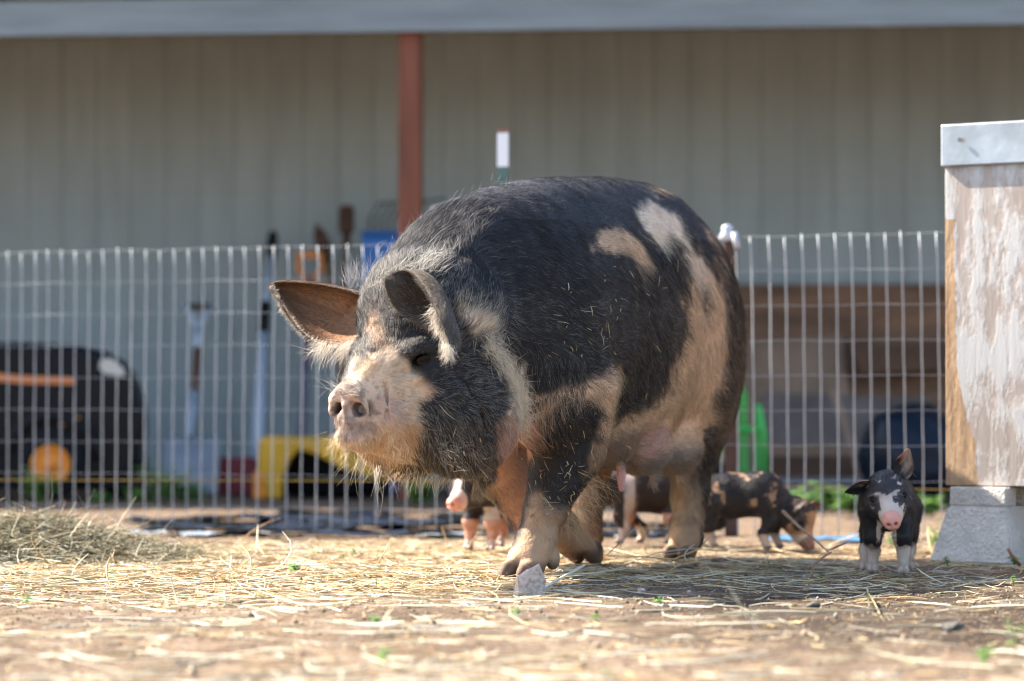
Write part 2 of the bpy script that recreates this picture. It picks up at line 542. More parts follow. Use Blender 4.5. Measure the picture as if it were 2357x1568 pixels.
# ears: thin cupped shells, each from its rim and the depth of its bowl
def ear_shell(rim, center, back, depth, nr=9, nt=40, thick=0.006, curl=0.55, wob=0.004, seed=1):
    rim = np.array([tuple(P(*q)) for q in rim]); n = len(rim)
    ts = np.arange(nt) / nt * n; i = ts.astype(int); f = (ts - i)[:, None]
    p0, p1, p2, p3 = rim[(i - 1) % n], rim[i % n], rim[(i + 1) % n], rim[(i + 2) % n]
    loop = 0.5 * ((2 * p1) + (-p0 + p2) * f + (2 * p0 - 5 * p1 + 4 * p2 - p3) * f ** 2 + (-p0 + 3 * p1 - 3 * p2 + p3) * f ** 3)
    C = np.array(tuple(P(*center))); bk = np.array(back, float)
    rs = np.linspace(1, 0.0, nr)
    lay = []
    for r in rs:
        lay.append(C + (loop - C) * (r ** curl) + bk * depth * math.sqrt(max(0, 1 - r ** 2)))
    v = np.concatenate(lay)
    fcs = []
    for a in range(nr - 1):
        for b in range(nt):
            fcs.append((a * nt + b, a * nt + (b + 1) % nt, (a + 1) * nt + (b + 1) % nt, (a + 1) * nt + b))
    fcs = np.array(fcs)
    v = v + fbm(v, 22, seed, 2)[:, None] * wob * bk
    # thickness: an inner sheet and an outer one, tied along the rim
    nm = vnormals(v, fcs)
    if (nm * bk).sum() < 0: nm = -nm; fl = True
    else: fl = False
    tk = np.repeat(np.where(rs > 0.9, 0.35, 1.0), nt)[:, None] * thick
    v2 = v + nm * tk
    N = len(v)
    inner = fcs if fl else fcs[:, ::-1]
    outer = (fcs[:, ::-1] if fl else fcs) + N
    b = np.arange(nt); bb = (b + 1) % nt
    tie = np.stack([b, bb, bb + N, b + N], 1)
    cap_i = (nr - 1) * nt
    return np.concatenate([v, v2]), np.concatenate([inner, outer, tie]), N

earF = ear_shell([(625, 654, 6.70), (700, 651, 6.66), (775, 664, 6.61), (838, 688, 6.60), (842, 745, 6.55), (816, 800, 6.52), (745, 796, 6.56), (692, 762, 6.60), (650, 705, 6.66)],
                 (770, 728, 6.64), (0.25, 0.95, 0.1), 0.060, seed=3)
earN = ear_shell([(884, 650, 6.40), (904, 630, 6.42), (940, 624, 6.42), (968, 650, 6.36), (995, 700, 6.28), (1015, 748, 6.23), (1037, 814, 6.22), (1022, 802, 6.27), (1006, 768, 6.34), (962, 744, 6.38), (912, 712, 6.40)],
                 (962, 694, 6.40), (0.80, 0.58, 0.12), 0.055, curl=0.8, seed=8)
def add_part(v, f, v2, f2):
    return np.concatenate([v, v2]), np.concatenate([f, f2 + len(v)])
ear0 = len(sv)
sv, sf = add_part(sv, sf, earF[0], earF[1]); earF_rng = (ear0, len(sv), earF[2])
ear1 = len(sv)
sv, sf = add_part(sv, sf, earN[0], earN[1]); earN_rng = (ear1, len(sv), earN[2])
# wattle under the jaw
WB = Body((-0.25, 6.3, 0.14), (0.15, 7.0, 0.42), 0.005)
w0 = P(1108, 1050, 6.72); w1 = P(1112, 1090, 6.70); w2 = P(1097, 1128, 6.69)
WB.cone(tuple(w0), tuple(w1), 0.024, 0.022, 0.01); WB.cone(tuple(w1), tuple(w2), 0.022, 0.010, 0.01)
wv, wf = WB.mesh(1)
wat0 = len(sv)
sv, sf = add_part(sv, sf, wv, wf)
sn = vnormals(sv, sf)
# ------------------------------------------------------------------ coat colours: patches painted on the skin
def zp(pts, ox, oy, k):
    return [(ox + x * k, oy + y * k) for x, y in pts]
def z1(*p): return zp(p, 595.2, 580.6, 0.3518)
def z2(*p): return zp(p, 943.5, 362.9, 0.4165)
def z3(*p): return zp(p, 979.9, 1016.2, 0.2925)
def z5(*p): return zp(p, 1270.2, 979.9, 0.2314)
BLACK = (0.020, 0.019, 0.022); TAN = (0.74, 0.55, 0.37); CREAM = (0.84, 0.72, 0.57); PINK = (0.66, 0.42, 0.32); WHITE = (0.85, 0.74, 0.58)
BROWN = (0.32, 0.22, 0.145); MUD = (0.48, 0.37, 0.26); GREYB = (0.36, 0.29, 0.225); DARKB = (0.060, 0.045, 0.032)
PATCH = [
 (z2((1240, 250), (1330, 240), (1440, 285), (1510, 370), (1570, 500), (1640, 620), (1610, 700), (1560, 700), (1540, 600), (1500, 470), (1430, 420), (1400, 510), (1330, 440), (1270, 350)), CREAM),
 (z2((1530, 640), (1580, 640), (1600, 700), (1590, 800), (1625, 840), (1640, 760), (1615, 690), (1650, 600), (1700, 660), (1740, 800), (1752, 950), (1742, 1100), (1700, 1250), (1650, 1400), (1640, 1600), (1560, 1680), (1250, 1680), (1100, 1600), (1120, 1480), (1200, 1430), (1350, 1350), (1430, 1250), (1440, 1150), (1500, 1060), (1545, 950), (1525, 800)), TAN),
 (z2((1680, 480), (1720, 560), (1730, 640), (1700, 600)), TAN),
 (z2((1300, 160), (1390, 165), (1430, 195), (1350, 180)), TAN),
 (z2((1620, 380), (1660, 400), (1690, 480), (1640, 440)), MUD),
 (z2((1010, 480), (1040, 405), (1110, 385), (1200, 415), (1260, 480), (1315, 560), (1300, 630), (1250, 570), (1200, 520), (1130, 545), (1060, 515)), TAN),
 (z2((670, 1320), (800, 1290), (900, 1240), (1050, 1215), (1100, 1150), (1150, 1165), (1140, 1350), (1125, 1450), (1070, 1600), (1015, 1500), (1075, 1390), (1040, 1330), (950, 1330), (850, 1340), (760, 1420), (690, 1450)), TAN),
 (z2((240, 800), (350, 850), (510, 885), (440, 960), (490, 1055), (570, 1120), (650, 1170), (665, 1280), (660, 1400), (640, 1520), (540, 1600), (500, 1600), (540, 1400), (540, 1300), (525, 1180), (470, 1080), (400, 990), (330, 920), (260, 880)), WHITE),
 (z2((520, 1480), (600, 1400), (680, 1440), (700, 1568), (640, 1640), (480, 1640)), PINK),
 (z1((560, 1060), (590, 830), (650, 700), (715, 690), (760, 640), (850, 600), (890, 640), (960, 740), (1000, 800), (1080, 830), (1150, 900), (1120, 950), (1050, 970), (1040, 1050), (1070, 1130), (1030, 1210), (1005, 1340), (880, 1430), (700, 1390), (540, 1310), (430, 1220), (400, 1000), (440, 880), (540, 860)), CREAM),
 (z1((1060, 820), (1150, 890), (1120, 940), (1050, 900)), TAN),
 (z1((700, 1130), (800, 1110), (900, 1150), (1000, 1080), (1070, 1130), (1030, 1210), (1005, 1340), (880, 1430), (700, 1390), (560, 1250), (700, 1220)), (0.68, 0.50, 0.33)),
 (z1((730, 930), (860, 900), (950, 960), (960, 1080), (880, 1120), (760, 1100)), (0.62, 0.50, 0.43)),
 (z1((640, 700), (740, 690), (800, 760), (700, 840), (620, 830)), (0.80, 0.64, 0.42)),
 (z1((690, 370), (760, 400), (800, 520), (870, 600), (760, 650), (720, 560)), BROWN),
 (z1((440, 900), (560, 890), (690, 930), (720, 1050), (690, 1150), (600, 1210), (480, 1180), (430, 1050)), (0.50, 0.42, 0.37)),
 (z1((560, 990), (600, 980), (640, 1010), (590, 1030)), PINK),
 (z1((940, 660), (1060, 640), (1190, 680), (1190, 790), (1060, 800), (960, 760)), DARKB),
 (z1((880, 1380), (1100, 1330), (1400, 1290), (1530, 1350), (1460, 1460), (1200, 1490), (900, 1440)), DARKB),
 (z3((800, 440), (880, 420), (1000, 500), (1100, 520), (1200, 420), (1260, 300), (1340, 190), (1420, 260), (1300, 420), (1130, 600), (1100, 900), (1080, 1200), (450, 1200), (500, 1000), (700, 800), (780, 650)), MUD),
 (z3((800, 440), (880, 420), (1000, 500), (1120, 520), (1130, 600), (1000, 620), (790, 560)), GREYB),
 (z3((1010, 540), (1170, 590), (1300, 730), (1400, 900), (1330, 1000), (1040, 930)), (0.40, 0.29, 0.19)),
 (z3((480, 100), (860, 60), (850, 300), (800, 620), (760, 700), (640, 560), (530, 400), (480, 250)), (0.62, 0.40, 0.30), 'far'),
 (z3((1130, 440), (1360, 440), (1370, 800), (1130, 620)), (0.30, 0.20, 0.13), 'far'),
 (z3((1880, 300), (2160, 260), (2150, 480), (2160, 800), (2190, 960), (1860, 960), (1920, 600)), (0.50, 0.38, 0.25)),
 (z5((440, 60), (900, 60), (880, 250), (640, 420), (720, 560), (980, 600), (1180, 720), (1200, 560), (1400, 480), (1460, 200), (1480, 60), (1500, -10), (430, -10)), None),
 (z5((430, 80), (880, 40), (880, 220), (640, 420), (500, 600), (380, 640), (440, 260)), BROWN),
 (z5((880, 40), (1140, -20), (1160, 180), (1060, 300), (760, 460), (700, 600), (620, 440), (780, 380), (880, 200)), PINK),
 (z5((900, 300), (1100, 260), (1200, 200), (1450, 180), (1400, 480), (1220, 600), (1180, 720), (980, 610), (740, 560), (760, 440)), GREYB),
 ([(1082, 1098), (1130, 1092), (1140, 1130), (1100, 1160), (1076, 1140)], (0.42, 0.32, 0.22)),
 (z5((1480, 20), (1640, -100), (1700, 100), (1560, 300), (1400, 620), (1380, 560), (1460, 250)), BLACK),
]
_fars = z2((1560, 250), (1700, 460), (1800, 800), (1830, 900), (1850, 1250), (1700, 1700), (1620, 1700), (1700, 1300), (1755, 1000), (1745, 760), (1640, 520))
def sow_colour(w, jit=5.0, seed=0):
    """coat colour at world points w; jit loosens the edges of the patches"""
    q = topx(w)
    l = W2L(w)
    q = q + np.stack([fbm(l, 30, 11, 4), fbm(l, 30, 31, 4)], 1) * 26
    q = q + np.random.default_rng(seed + 1).normal(0, jit, q.shape)
    col = np.tile(np.array(BLACK), (len(w), 1))
    near = l[:, 1] > -0.26
    n1 = fbm(l, 14, 5, 3); n2 = vnoise(l * (1.0, 1.0, 0.4), 90, 6)
    for pc in PATCH:
        poly, c = pc[0], pc[1]
        if c is None: continue
        m = inpoly(q, poly) & near
        if len(pc) > 2: m &= (l[:, 1] < 0.055)
        col[m] = c
    m = inpoly(q, _fars)
    col[m & (n2 > 0.25)] = (0.16, 0.11, 0.07)
    # the side away from us has patches of its own
    far = (l[:, 1] < -0.05) & (q[:, 0] > 1200) & (l[:, 2] > 0.25) & (l[:, 1] < -0.15)
    m = far & (vnoise(l, 3.6, 77) > 0.35); col[m] = TAN
    # hoofs
    low = (l[:, 2] < 0.045)
    hoof = low & (l[:, 2] < 0.034)
    col[hoof] = (0.17, 0.13, 0.10)
    # mud and dust
    f = np.clip(0.5 + 0.5 * n1 * 1.6, 0, 1)[:, None]
    col = col * (0.80 + 0.35 * f)
    return np.clip(col, 0, 0.9)

sow_cols = sow_colour(sv, 2.0)
dk = (sow_cols.mean(1) < 0.05)
sow_cols[dk] = np.array((0.030, 0.028, 0.030))
lts = (~dk)
sow_cols[lts] = sow_cols[lts] * np.array((0.92, 0.80, 0.74))
def paint_ear(rg, inner_col, outer_col):
    a, b, n = rg
    idx = np.arange(a, b)
    ci = np.tile(np.array(inner_col), (n, 1)); co = np.tile(np.array(outer_col), (n, 1))
    r = (np.arange(n) // 40)
    ci = ci * (1 + 0.35 * vnoise(sv[a:a + n], 60, 4))[:, None]
    ci = ci * np.clip(0.35 + r / 5.0, 0.35, 1.15)[:, None]
    ci[r < 1] = np.array((0.10, 0.075, 0.055))
    sow_cols[a:a + n] = ci; sow_cols[a + n:b] = co * (1 + 0.3 * vnoise(sv[a + n:b], 60, 5))[:, None]
paint_ear(earF_rng, (0.46, 0.24, 0.13), (0.10, 0.08, 0.065))
paint_ear(earN_rng, (0.085, 0.055, 0.038), (0.13, 0.10, 0.075))
wc = vnoise(sv[wat0:], 30, 2)[:, None]
sow_cols[wat0:] = np.where(wc > 0.1, np.array((0.40, 0.30, 0.21)), np.array((0.30, 0.24, 0.18)))
# nostrils
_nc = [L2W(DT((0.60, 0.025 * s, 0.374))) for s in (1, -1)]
for _ in range(7): sow_cols = lap(sow_cols, sf, 0.6)
# grey freckles and grime on the snout
_dc = L2W(DT((0.60, 0, 0.376))); _dd = np.linalg.norm(sv - _dc, axis=1)
_m = (_dd < 0.075); _f = np.clip(fbm(sv, 90, 8, 3) * 2.2 + 0.25 * np.exp(-((_dd - 0.046) / 0.012) ** 2) + 0.12, 0, 1)[:, None] * 0.75
sow_cols = np.where(_m[:, None], sow_cols * (1 - _f) + np.array((0.15, 0.12, 0.115)) * _f, sow_cols)
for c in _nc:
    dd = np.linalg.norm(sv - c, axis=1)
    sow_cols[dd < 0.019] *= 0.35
sow_cols = np.clip(sow_cols, 0.005, 0.9)

_tt = L2W(np.array([-0.395, 0.158, 0.205])); _dd = np.linalg.norm(sv - _tt, axis=1); sow_cols[_dd < 0.036] = np.array((0.66, 0.34, 0.29))
skin_m = attr_mat('sow skin', rough=0.66, spec=0.2, bump=0.5, bscale=220, sss=0.12)
ear_m = attr_mat('ear skin', rough=0.6, spec=0.3, bump=0.4, bscale=200, trans=0.30)
sow = mesh_obj('sow', sv, sf, skin_m, None, True)
set_cols(sow, sow_cols)
sow.data.materials.append(ear_m)
mi = np.zeros(len(sf), dtype=np.int32)
fe = (sf[:, 0] >= ear0) & (sf[:, 0] < wat0)
mi[fe] = 1
sow.data.polygons.foreach_set('material_index', mi)
tag(sow, 'large black and tan hairy sow with drooping ear walking over the straw', 'pig')

# ------------------------------------------------------------------ hair
def hair_mat(name, rough=0.38):
    m = bpy.data.materials.new(name)
    m.use_nodes = True
    nt = m.node_tree
    b = nt.nodes['Principled BSDF']
    a = nt.nodes.new('ShaderNodeAttribute'); a.attribute_name = 'Col'
    nt.links.new(a.outputs['Color'], b.inputs['Base Color'])
    b.inputs['Roughness'].default_value = rough
    b.inputs['Specular IOR Level'].default_value = 0.42
    tr = nt.nodes.new('ShaderNodeBsdfTranslucent'); nt.links.new(a.outputs['Color'], tr.inputs['Color'])
    mx = nt.nodes.new('ShaderNodeMixShader'); mx.inputs[0].default_value = 0.22
    nt.links.new(b.outputs[0], mx.inputs[1]); nt.links.new(tr.outputs[0], mx.inputs[2])
    nt.links.new(mx.outputs[0], nt.nodes['Material Output'].inputs[0])
    return m
coat_m = hair_mat('coat hair')

def hair_obj(name, roots, dirs, normals, length, radius, cols, parent, m=None, npt=6, lift=0.3, curl=0.15, droop=0.15, seed=1, tipf=0.25):
    """curved tapering strands: one hair curves object"""
    n = len(roots); g = np.random.default_rng(seed)
    length = np.broadcast_to(length, (n,)).astype(float); radius = np.broadcast_to(radius, (n,)).astype(float)
    lift = np.broadcast_to(lift, (n,)).astype(float)
    d = dirs - normals * (dirs * normals).sum(1, keepdims=True)
    d = d / (np.linalg.norm(d, axis=1, keepdims=True) + 1e-9)
    side = np.cross(normals, d)
    pts = np.zeros((n, npt, 3))
    ca = g.normal(0, curl, n); cb = g.normal(0, curl * 0.6, n)
    pos = roots - normals * 0.001
    pts[:, 0] = pos
    for k in range(1, npt):
        t = k / (npt - 1)
        ang = lift * (1.0 - 0.75 * t)
        dr = d * np.cos(ang)[:, None] + normals * np.sin(ang)[:, None] + side * (ca * t * 1.6 + cb)[:, None]
        dr[:, 2] -= droop * t
        dr /= np.linalg.norm(dr, axis=1, keepdims=True)
        pos = pos + dr * (length / (npt - 1))[:, None]
        pts[:, k] = pos
    hc = bpy.data.hair_curves.new(name)
    hc.add_curves([npt] * n)
    hc.attributes['position'].data.foreach_set('vector', pts.reshape(-1).astype(np.float32))
    rr = radius[:, None] * np.linspace(1, tipf, npt)[None, :]
    at = hc.attributes.get('radius') or hc.attributes.new('radius', 'FLOAT', 'POINT')
    at.data.foreach_set('value', rr.reshape(-1).astype(np.float32))
    ac = hc.attributes.new('Col', 'FLOAT_COLOR', 'CURVE')
    c4 = np.ones((n, 4), dtype=np.float32); c4[:, :3] = np.clip(cols, 0, 1)
    ac.data.foreach_set('color', c4.ravel())
    o = bpy.data.objects.new(name, hc)
    hc.materials.append(m or coat_m)
    return link(o, parent)

def sample(v, f, vn, w, n, seed=0):
    """random points on quads with weight w per face"""
    g = np.random.default_rng(seed)
    a = np.linalg.norm(np.cross(v[f[:, 2]] - v[f[:, 0]], v[f[:, 3]] - v[f[:, 1]]), axis=1) / 2 * w
    c = np.cumsum(a); k = np.searchsorted(c, g.random(n) * c[-1])
    k = np.minimum(k, len(f) - 1)
    u, t = g.random((2, n, 1))
    q = f[k]
    pt = lambda arr: (arr[q[:, 0]] * (1 - u) + arr[q[:, 1]] * u) * (1 - t) + (arr[q[:, 3]] * (1 - u) + arr[q[:, 2]] * u) * t
    nn = pt(vn); nn /= np.linalg.norm(nn, axis=1, keepdims=True) + 1e-9
    return pt(v), nn, k

def l2wd(d):
    return np.concatenate([d[:, 0:1] * HEAD_H + d[:, 1:2] * SIDE_N, d[:, 2:3]], 1)

camv = np.array((0, 0, CAM_H))
fc = sv[sf].mean(1); fnm = vnormals(sv, sf)[sf].mean(1)
view = camv - fc; view /= np.linalg.norm(view, axis=1, keepdims=True)
facing = (fnm * view).sum(1)
wface = np.where(facing > -0.25, 1.0, 0.22)
fl = W2L(fc)
wface[(fl[:, 2] < 0.03) & (sf[:, 0] < sow_skin_n)] = 0
wface[fe] = 0; wface[np.linalg.norm(fl - np.array((-0.395, 0.158, 0.200)), axis=1) < 0.034] = 0; wface[sf[:, 0] >= wat0] = 1.3
headf = (fl[:, 0] > 0.24) & (sf[:, 0] < sow_skin_n)
wface[headf] *= 1.35
disc_l = DT((0.606, 0, 0.38))
dd = np.linalg.norm(fl - disc_l, axis=1); wface[dd < 0.05] = 0.9
eye_l = [HT((0.462, 0.092 * s, 0.478)) for s in (1, -1)]
for e in eye_l:
    wface[np.linalg.norm(fl - e, axis=1) < 0.013] = 0
NH = 330000
hr, hn, hk = sample(sv, sf, sn, wface, NH, 3)
hl = W2L(hr)
g = np.random.default_rng(5)
dirl = np.tile(np.array((-1.0, 0.0, -0.45)), (NH, 1))
x, y, z = hl[:, 0], hl[:, 1], hl[:, 2]
top = z > 0.80; dirl[top] = (-1, 0, -0.1)
flank = (x < -0.15) & (z < 0.75) & (z > 0.3); dirl[flank] = (-1, 0, -0.75)
bel = (z <= 0.33) & (x < -0.2); dirl[bel] = (-1, 0, -0.25)
leg = (z < 0.30) & ((np.abs(y) > 0.05) | (x > -0.3)) & (x < 0.16) & ((x > -0.2) | (x < -0.82) | (z < 0.19)); dirl[leg] = (-0.35, 0, -1)
hd = x > 0.26
dirl[hd] = (-1, 0, 0.05)
tj = np.clip((0.46 - z) / 0.16, 0, 1)[:, None]; dj = np.array((-1, 0, 0.05)) * (1 - tj) + np.array((-0.75, 0, -0.80)) * tj; dirl[hd] = dj[hd]; jaw = hd & (z < 0.33)
fore = hd & (z > 0.50); dirl[fore] = (-0.55, 0, 0.8)
chest = (x <= 0.26) & (x > 0.02) & (z < 0.5); dirl[chest] = (-0.5, 0.0, -1)
crest = (z > 0.66) & (x > 0.10) & (np.abs(y) < 0.10)
dirl[crest] = (-0.6, 0, 0.6)
# swirls: slow noise turns the lie of the coat
tw = fbm(hl, 5.5, 41, 2) * 0.9 + vnoise(hl, 30, 43) * 0.35 + g.normal(0, 0.13, NH)
wd = l2wd(dirl)
sd_ = np.cross(hn, wd)
wd = wd * np.cos(tw)[:, None] + sd_ * np.sin(tw)[:, None]
L = np.full(NH, 0.030)
L[top] = 0.022; L[hd] = 0.019; L[jaw] = 0.022; L[leg] = 0.016; L[bel] = 0.020; L[crest] = 0.030
sn_d = np.linalg.norm(hl - disc_l, axis=1)
L = np.minimum(L, 0.0038 + np.clip(sn_d - 0.045, 0, 1) * 0.16)
for e in eye_l:
    L = np.minimum(L, 0.0038 + 0.25 * np.clip(np.linalg.norm(hl - e, axis=1) - 0.018, 0, 1))
chin_ = (x > 0.40) & (z < 0.352); L[chin_] = np.maximum(L[chin_], 0.016)
L[(z < 0.09)] = 0.009
L *= g.uniform(0.6, 1.25, NH)
lift = np.full(NH, 0.13) + 0.20 * (x > 0.26); lift[crest] = 0.40; lift[hd] += (tj[:, 0] * 0.2)[hd]; lift[bel] = 0.35
lift += g.normal(0, 0.08, NH)
_wn = wd / (np.linalg.norm(wd, axis=1, keepdims=True) + 1e-9)
hc_ = sow_colour(hr - _wn * (g.random((NH, 1)) ** 1.6 * 0.040), 3.0)
blk = hc_.mean(1) < 0.05
vr = g.random(NH)
hc_[blk] = np.array((0.020, 0.019, 0.021)) * (0.35 + (vr[blk, None] ** 2) * 2.4)
gy = blk & (g.random(NH) < 0.10 + 0.24 * (x > 0.22) + 0.10 * ((z < 0.72) & (x < 0.2))) & ~((x < 0.15) & (z > 0.72) & (g.random(NH) < 0.8)) & ~((z > 0.62) & (x < 0.34) & (g.random(NH) < 0.75)); hc_[gy] = np.array((0.36, 0.33, 0.29)) * np.where(x[gy] > 0.22, 1.1, 0.85)[:, None] * g.uniform(0.5, 1.3, (gy.sum(), 1))
crl = crest & (g.random(NH) < 0.10); hc_[crl] = np.array((0.40, 0.38, 0.37))
low_br = blk & (z < 0.36) & (g.random(NH) < 0.4); hc_[low_br] = np.array((0.13, 0.085, 0.05))
back_dirt = blk & (x < -0.25) & (g.random(NH) < 0.10); hc_[back_dirt] = np.array((0.20, 0.14, 0.08))
hc_[~blk] *= (0.55 + vr[~blk, None] * 0.75)
br = (~blk) & (g.random(NH) < 0.08); hc_[br] *= 0.35
rad = np.full(NH, 0.00026); rad[hd] = 0.00023; rad[leg] = 0.00025; rad[gy] *= 1.1
hair_obj('coat', hr, wd, hn, L, rad, hc_, sow, lift=lift, curl=0.16, droop=0.10, seed=9)

# ears: short fur inside and out, long fringe on the rims
def ear_fur(rg, n, seed, colr, Lr=0.013):
    a, b, nn_ = rg
    fm = ((sf[:, 0] >= a) & (sf[:, 0] < b)).astype(float)
    r_, n_, _ = sample(sv, sf, sn, fm, n, seed)
    gg = np.random.default_rng(seed)
    ctr = sv[a:b].mean(0)
    d_ = r_ - ctr + gg.normal(0, 0.01, (n, 3)); d_ /= np.linalg.norm(d_, axis=1, keepdims=True)
    c_ = np.array(colr)[gg.integers(0, len(colr), n)] * gg.uniform(0.6, 1.3, (n, 1))
    return r_, d_, n_, np.full(n, Lr) * gg.uniform(0.5, 1.4, n), c_
for rg, sd2, cc in ((earF_rng, 21, [(0.34, 0.19, 0.10), (0.06, 0.045, 0.035), (0.16, 0.10, 0.07)]), (earN_rng, 22, [(0.10, 0.08, 0.06), (0.16, 0.125, 0.09), (0.40, 0.34, 0.26)])):
    r_, d_, n_, l_, c_ = ear_fur(rg, 16000, sd2, cc)
    hair_obj('ear_fur', r_, d_, n_, l_, 0.00022, c_, sow, lift=0.3, curl=0.2, droop=0.05, seed=sd2)
def tuft(name, pts, n, L, d, col, r=0.0003, seed=1, lift=0.5, curl=0.3, spread=0.008, nrm=(0, -1, 0), droop=0.3):
    gg = np.random.default_rng(seed)
    pts = np.array([tuple(p) for p in pts]); k = gg.random(n) * (len(pts) - 1); i = k.astype(int); f_ = (k - i)[:, None]
    p = pts[i] * (1 - f_) + pts[np.minimum(i + 1, len(pts) - 1)] * f_ + gg.normal(0, spread, (n, 3))
    dd_ = np.array(d, float) + gg.normal(0, 0.3, (n, 3)); nn_ = np.array(nrm, float) + gg.normal(0, 0.3, (n, 3)); nn_ /= np.linalg.norm(nn_, axis=1, keepdims=True)
    c_ = np.array(col) * gg.uniform(0.7, 1.25, (n, 1))
    return hair_obj(name, p, dd_, nn_, L * gg.uniform(0.5, 1.3, n), r, c_, sow, lift=lift, curl=curl, droop=droop, seed=seed)
WH = (0.75, 0.68, 0.58); BL = (0.62, 0.45, 0.26)
tuft('ear_fringe', [P(1022, 790, 6.22), P(1037, 808, 6.21)], 200, 0.026, (0.05, 0, -1), WH, spread=0.004, seed=31)
tuft('ear_fringe', [P(730, 795, 6.56), P(800, 798, 6.54), P(812, 790, 6.52)], 260, 0.045, (-0.7, -0.2, -0.6), WH, spread=0.006, seed=32)
tuft('ear_fringe', [P(995, 705, 6.30), P(1012, 765, 6.26)], 160, 0.022, (-0.5, -0.3, -0.6), WH, spread=0.005, seed=33)
tuft('ear_fringe', [P(628, 655, 6.70), P(655, 712, 6.66), P(695, 762, 6.60), P(745, 795, 6.56)], 300, 0.012, (-0.8, 0, -0.5), WH, spread=0.003, seed=34)
tuft('whiskers', [P(770, 900, 6.33), P(800, 893, 6.32), P(830, 905, 6.34)], 34, 0.050, (-0.8, -0.3, 0.5), WH, spread=0.006, seed=35, r=0.00028)
tuft('whiskers', [P(762, 1000, 6.36), P(775, 1025, 6.36), P(800, 1045, 6.38)], 55, 0.034, (-0.5, -0.4, -0.7), (0.72, 0.52, 0.24), spread=0.006, seed=36, curl=0.6)
tuft('whiskers', [P(800, 1040, 6.40), P(860, 1078, 6.45), P(900, 1088, 6.48)], 40, 0.065, (-0.1, -0.2, -1), WH, spread=0.010, seed=37, curl=0.35, r=0.00028)
tuft('whiskers', [P(920, 1085, 6.50), P(990, 1092, 6.55), P(1060, 1092, 6.6)], 150, 0.036, (-0.35, -0.1, -1), (0.66, 0.54, 0.38), spread=0.010, seed=38, curl=0.4)
tuft('whiskers', [P(860, 890, 6.40), P(910, 885, 6.42), P(880, 905, 6.38)], 26, 0.030, (0.4, -0.6, 0.5), WH, spread=0.008, seed=39, curl=0.5)
tuft('crest_hair', [P(860, 655, 6.62), P(900, 600, 6.68), P(960, 540, 6.76), P(1060, 478, 6.85), P(1180, 435, 7.0)], 520, 0.022, (0.35, 0.3, 0.7), (0.42, 0.41, 0.41), spread=0.014, seed=40, r=0.00024, droop=-0.1)
tuft('crest_hair', [P(880, 660, 6.52), P(950, 620, 6.50), P(1010, 590, 6.48)], 220, 0.036, (0.6, -0.1, 0.6), (0.60, 0.57, 0.50), spread=0.014, seed=41, r=0.00026, droop=0.1)
tuft('crest_hair', [P(800, 650, 6.66), P(850, 640, 6.64)], 160, 0.035, (-0.2, 0.2, 0.9), (0.45, 0.44, 0.46), spread=0.012, seed=42, r=0.00024, droop=0.0)
tuft('leg_fringe', [P(1375, 1100, 6.86), P(1330, 1150, 6.88), P(1300, 1200, 6.90)], 170, 0.066, (0.7, 0, -0.55), BL, spread=0.010, seed=43, curl=0.35)
tuft('neck_fringe', [P(1120, 780, 6.50), P(1165, 860, 6.55), P(1195, 930, 6.62), P(1190, 1000, 6.66)], 900, 0.034, (0.55, 0, -0.5), (0.78, 0.66, 0.48), spread=0.013, seed=44)
tuft('whiskers', [P(870, 975, 6.36), P(905, 1000, 6.38), P(930, 1040, 6.40), P(880, 1050, 6.39)], 170, 0.026, (0.2, -0.4, -0.7), (0.80, 0.62, 0.40), spread=0.012, seed=45, curl=0.7, r=0.00022)
tuft('whiskers', [P(1000, 1010, 6.40), P(1060, 1040, 6.45), P(1120, 1040, 6.52)], 150, 0.040, (0.5, -0.3, -0.4), (0.45, 0.38, 0.30), spread=0.022, seed=46, curl=0.6, r=0.00022)
# eyes
eyem = mat('eye', (0.012, 0.005, 0.003), rough=0.06, spec=0.5)
lidm = mat('eyelid', (0.030, 0.020, 0.016), rough=0.8, spec=0.1, bump=0.5, bscale=300)
for s in (1, -1):
    e = L2W(HT((0.462, 0.0885 * s, 0.478)))
    m_ = MB(); vv = []
    nU, nV = 14, 20
    m_.lathe([(0.0118 * math.sin(math.pi * k / nU), -0.0118 * math.cos(math.pi * k / nU)) for k in range(1, nU)], n=nV)
    eo = m_.build('eye', eyem, sow, smooth=True); eo.location = e
    ax = l2wd(np.array([[0.35, 0.95 * s, 0.0]]))[0]
    m_ = MB()
    for sgn, r_ in ((1, 0.0044), (-1, 0.0034)):
        arc = []
        fw = Vector(l2wd(np.array([[0.95, -0.30 * s, -0.15]]))[0])
        for k in range(11):
            a_ = math.pi * k / 10
            arc.append(Vector(e) + fw * (math.cos(a_) * 0.0175) + Vector((0, 0, 1)) * (math.sin(a_) * sgn * (0.0058 if sgn > 0 else 0.0058) * 0.95 - 0.001) + Vector(ax) * (0.0085 + 0.003 * math.sin(a_)))
        m_.tube(arc, [r_ * (0.5 + 0.5 * math.sin(math.pi * k / 10)) + 0.0008 for k in range(11)], 8)
    m_.build('eyelid', lidm, sow, smooth=True)
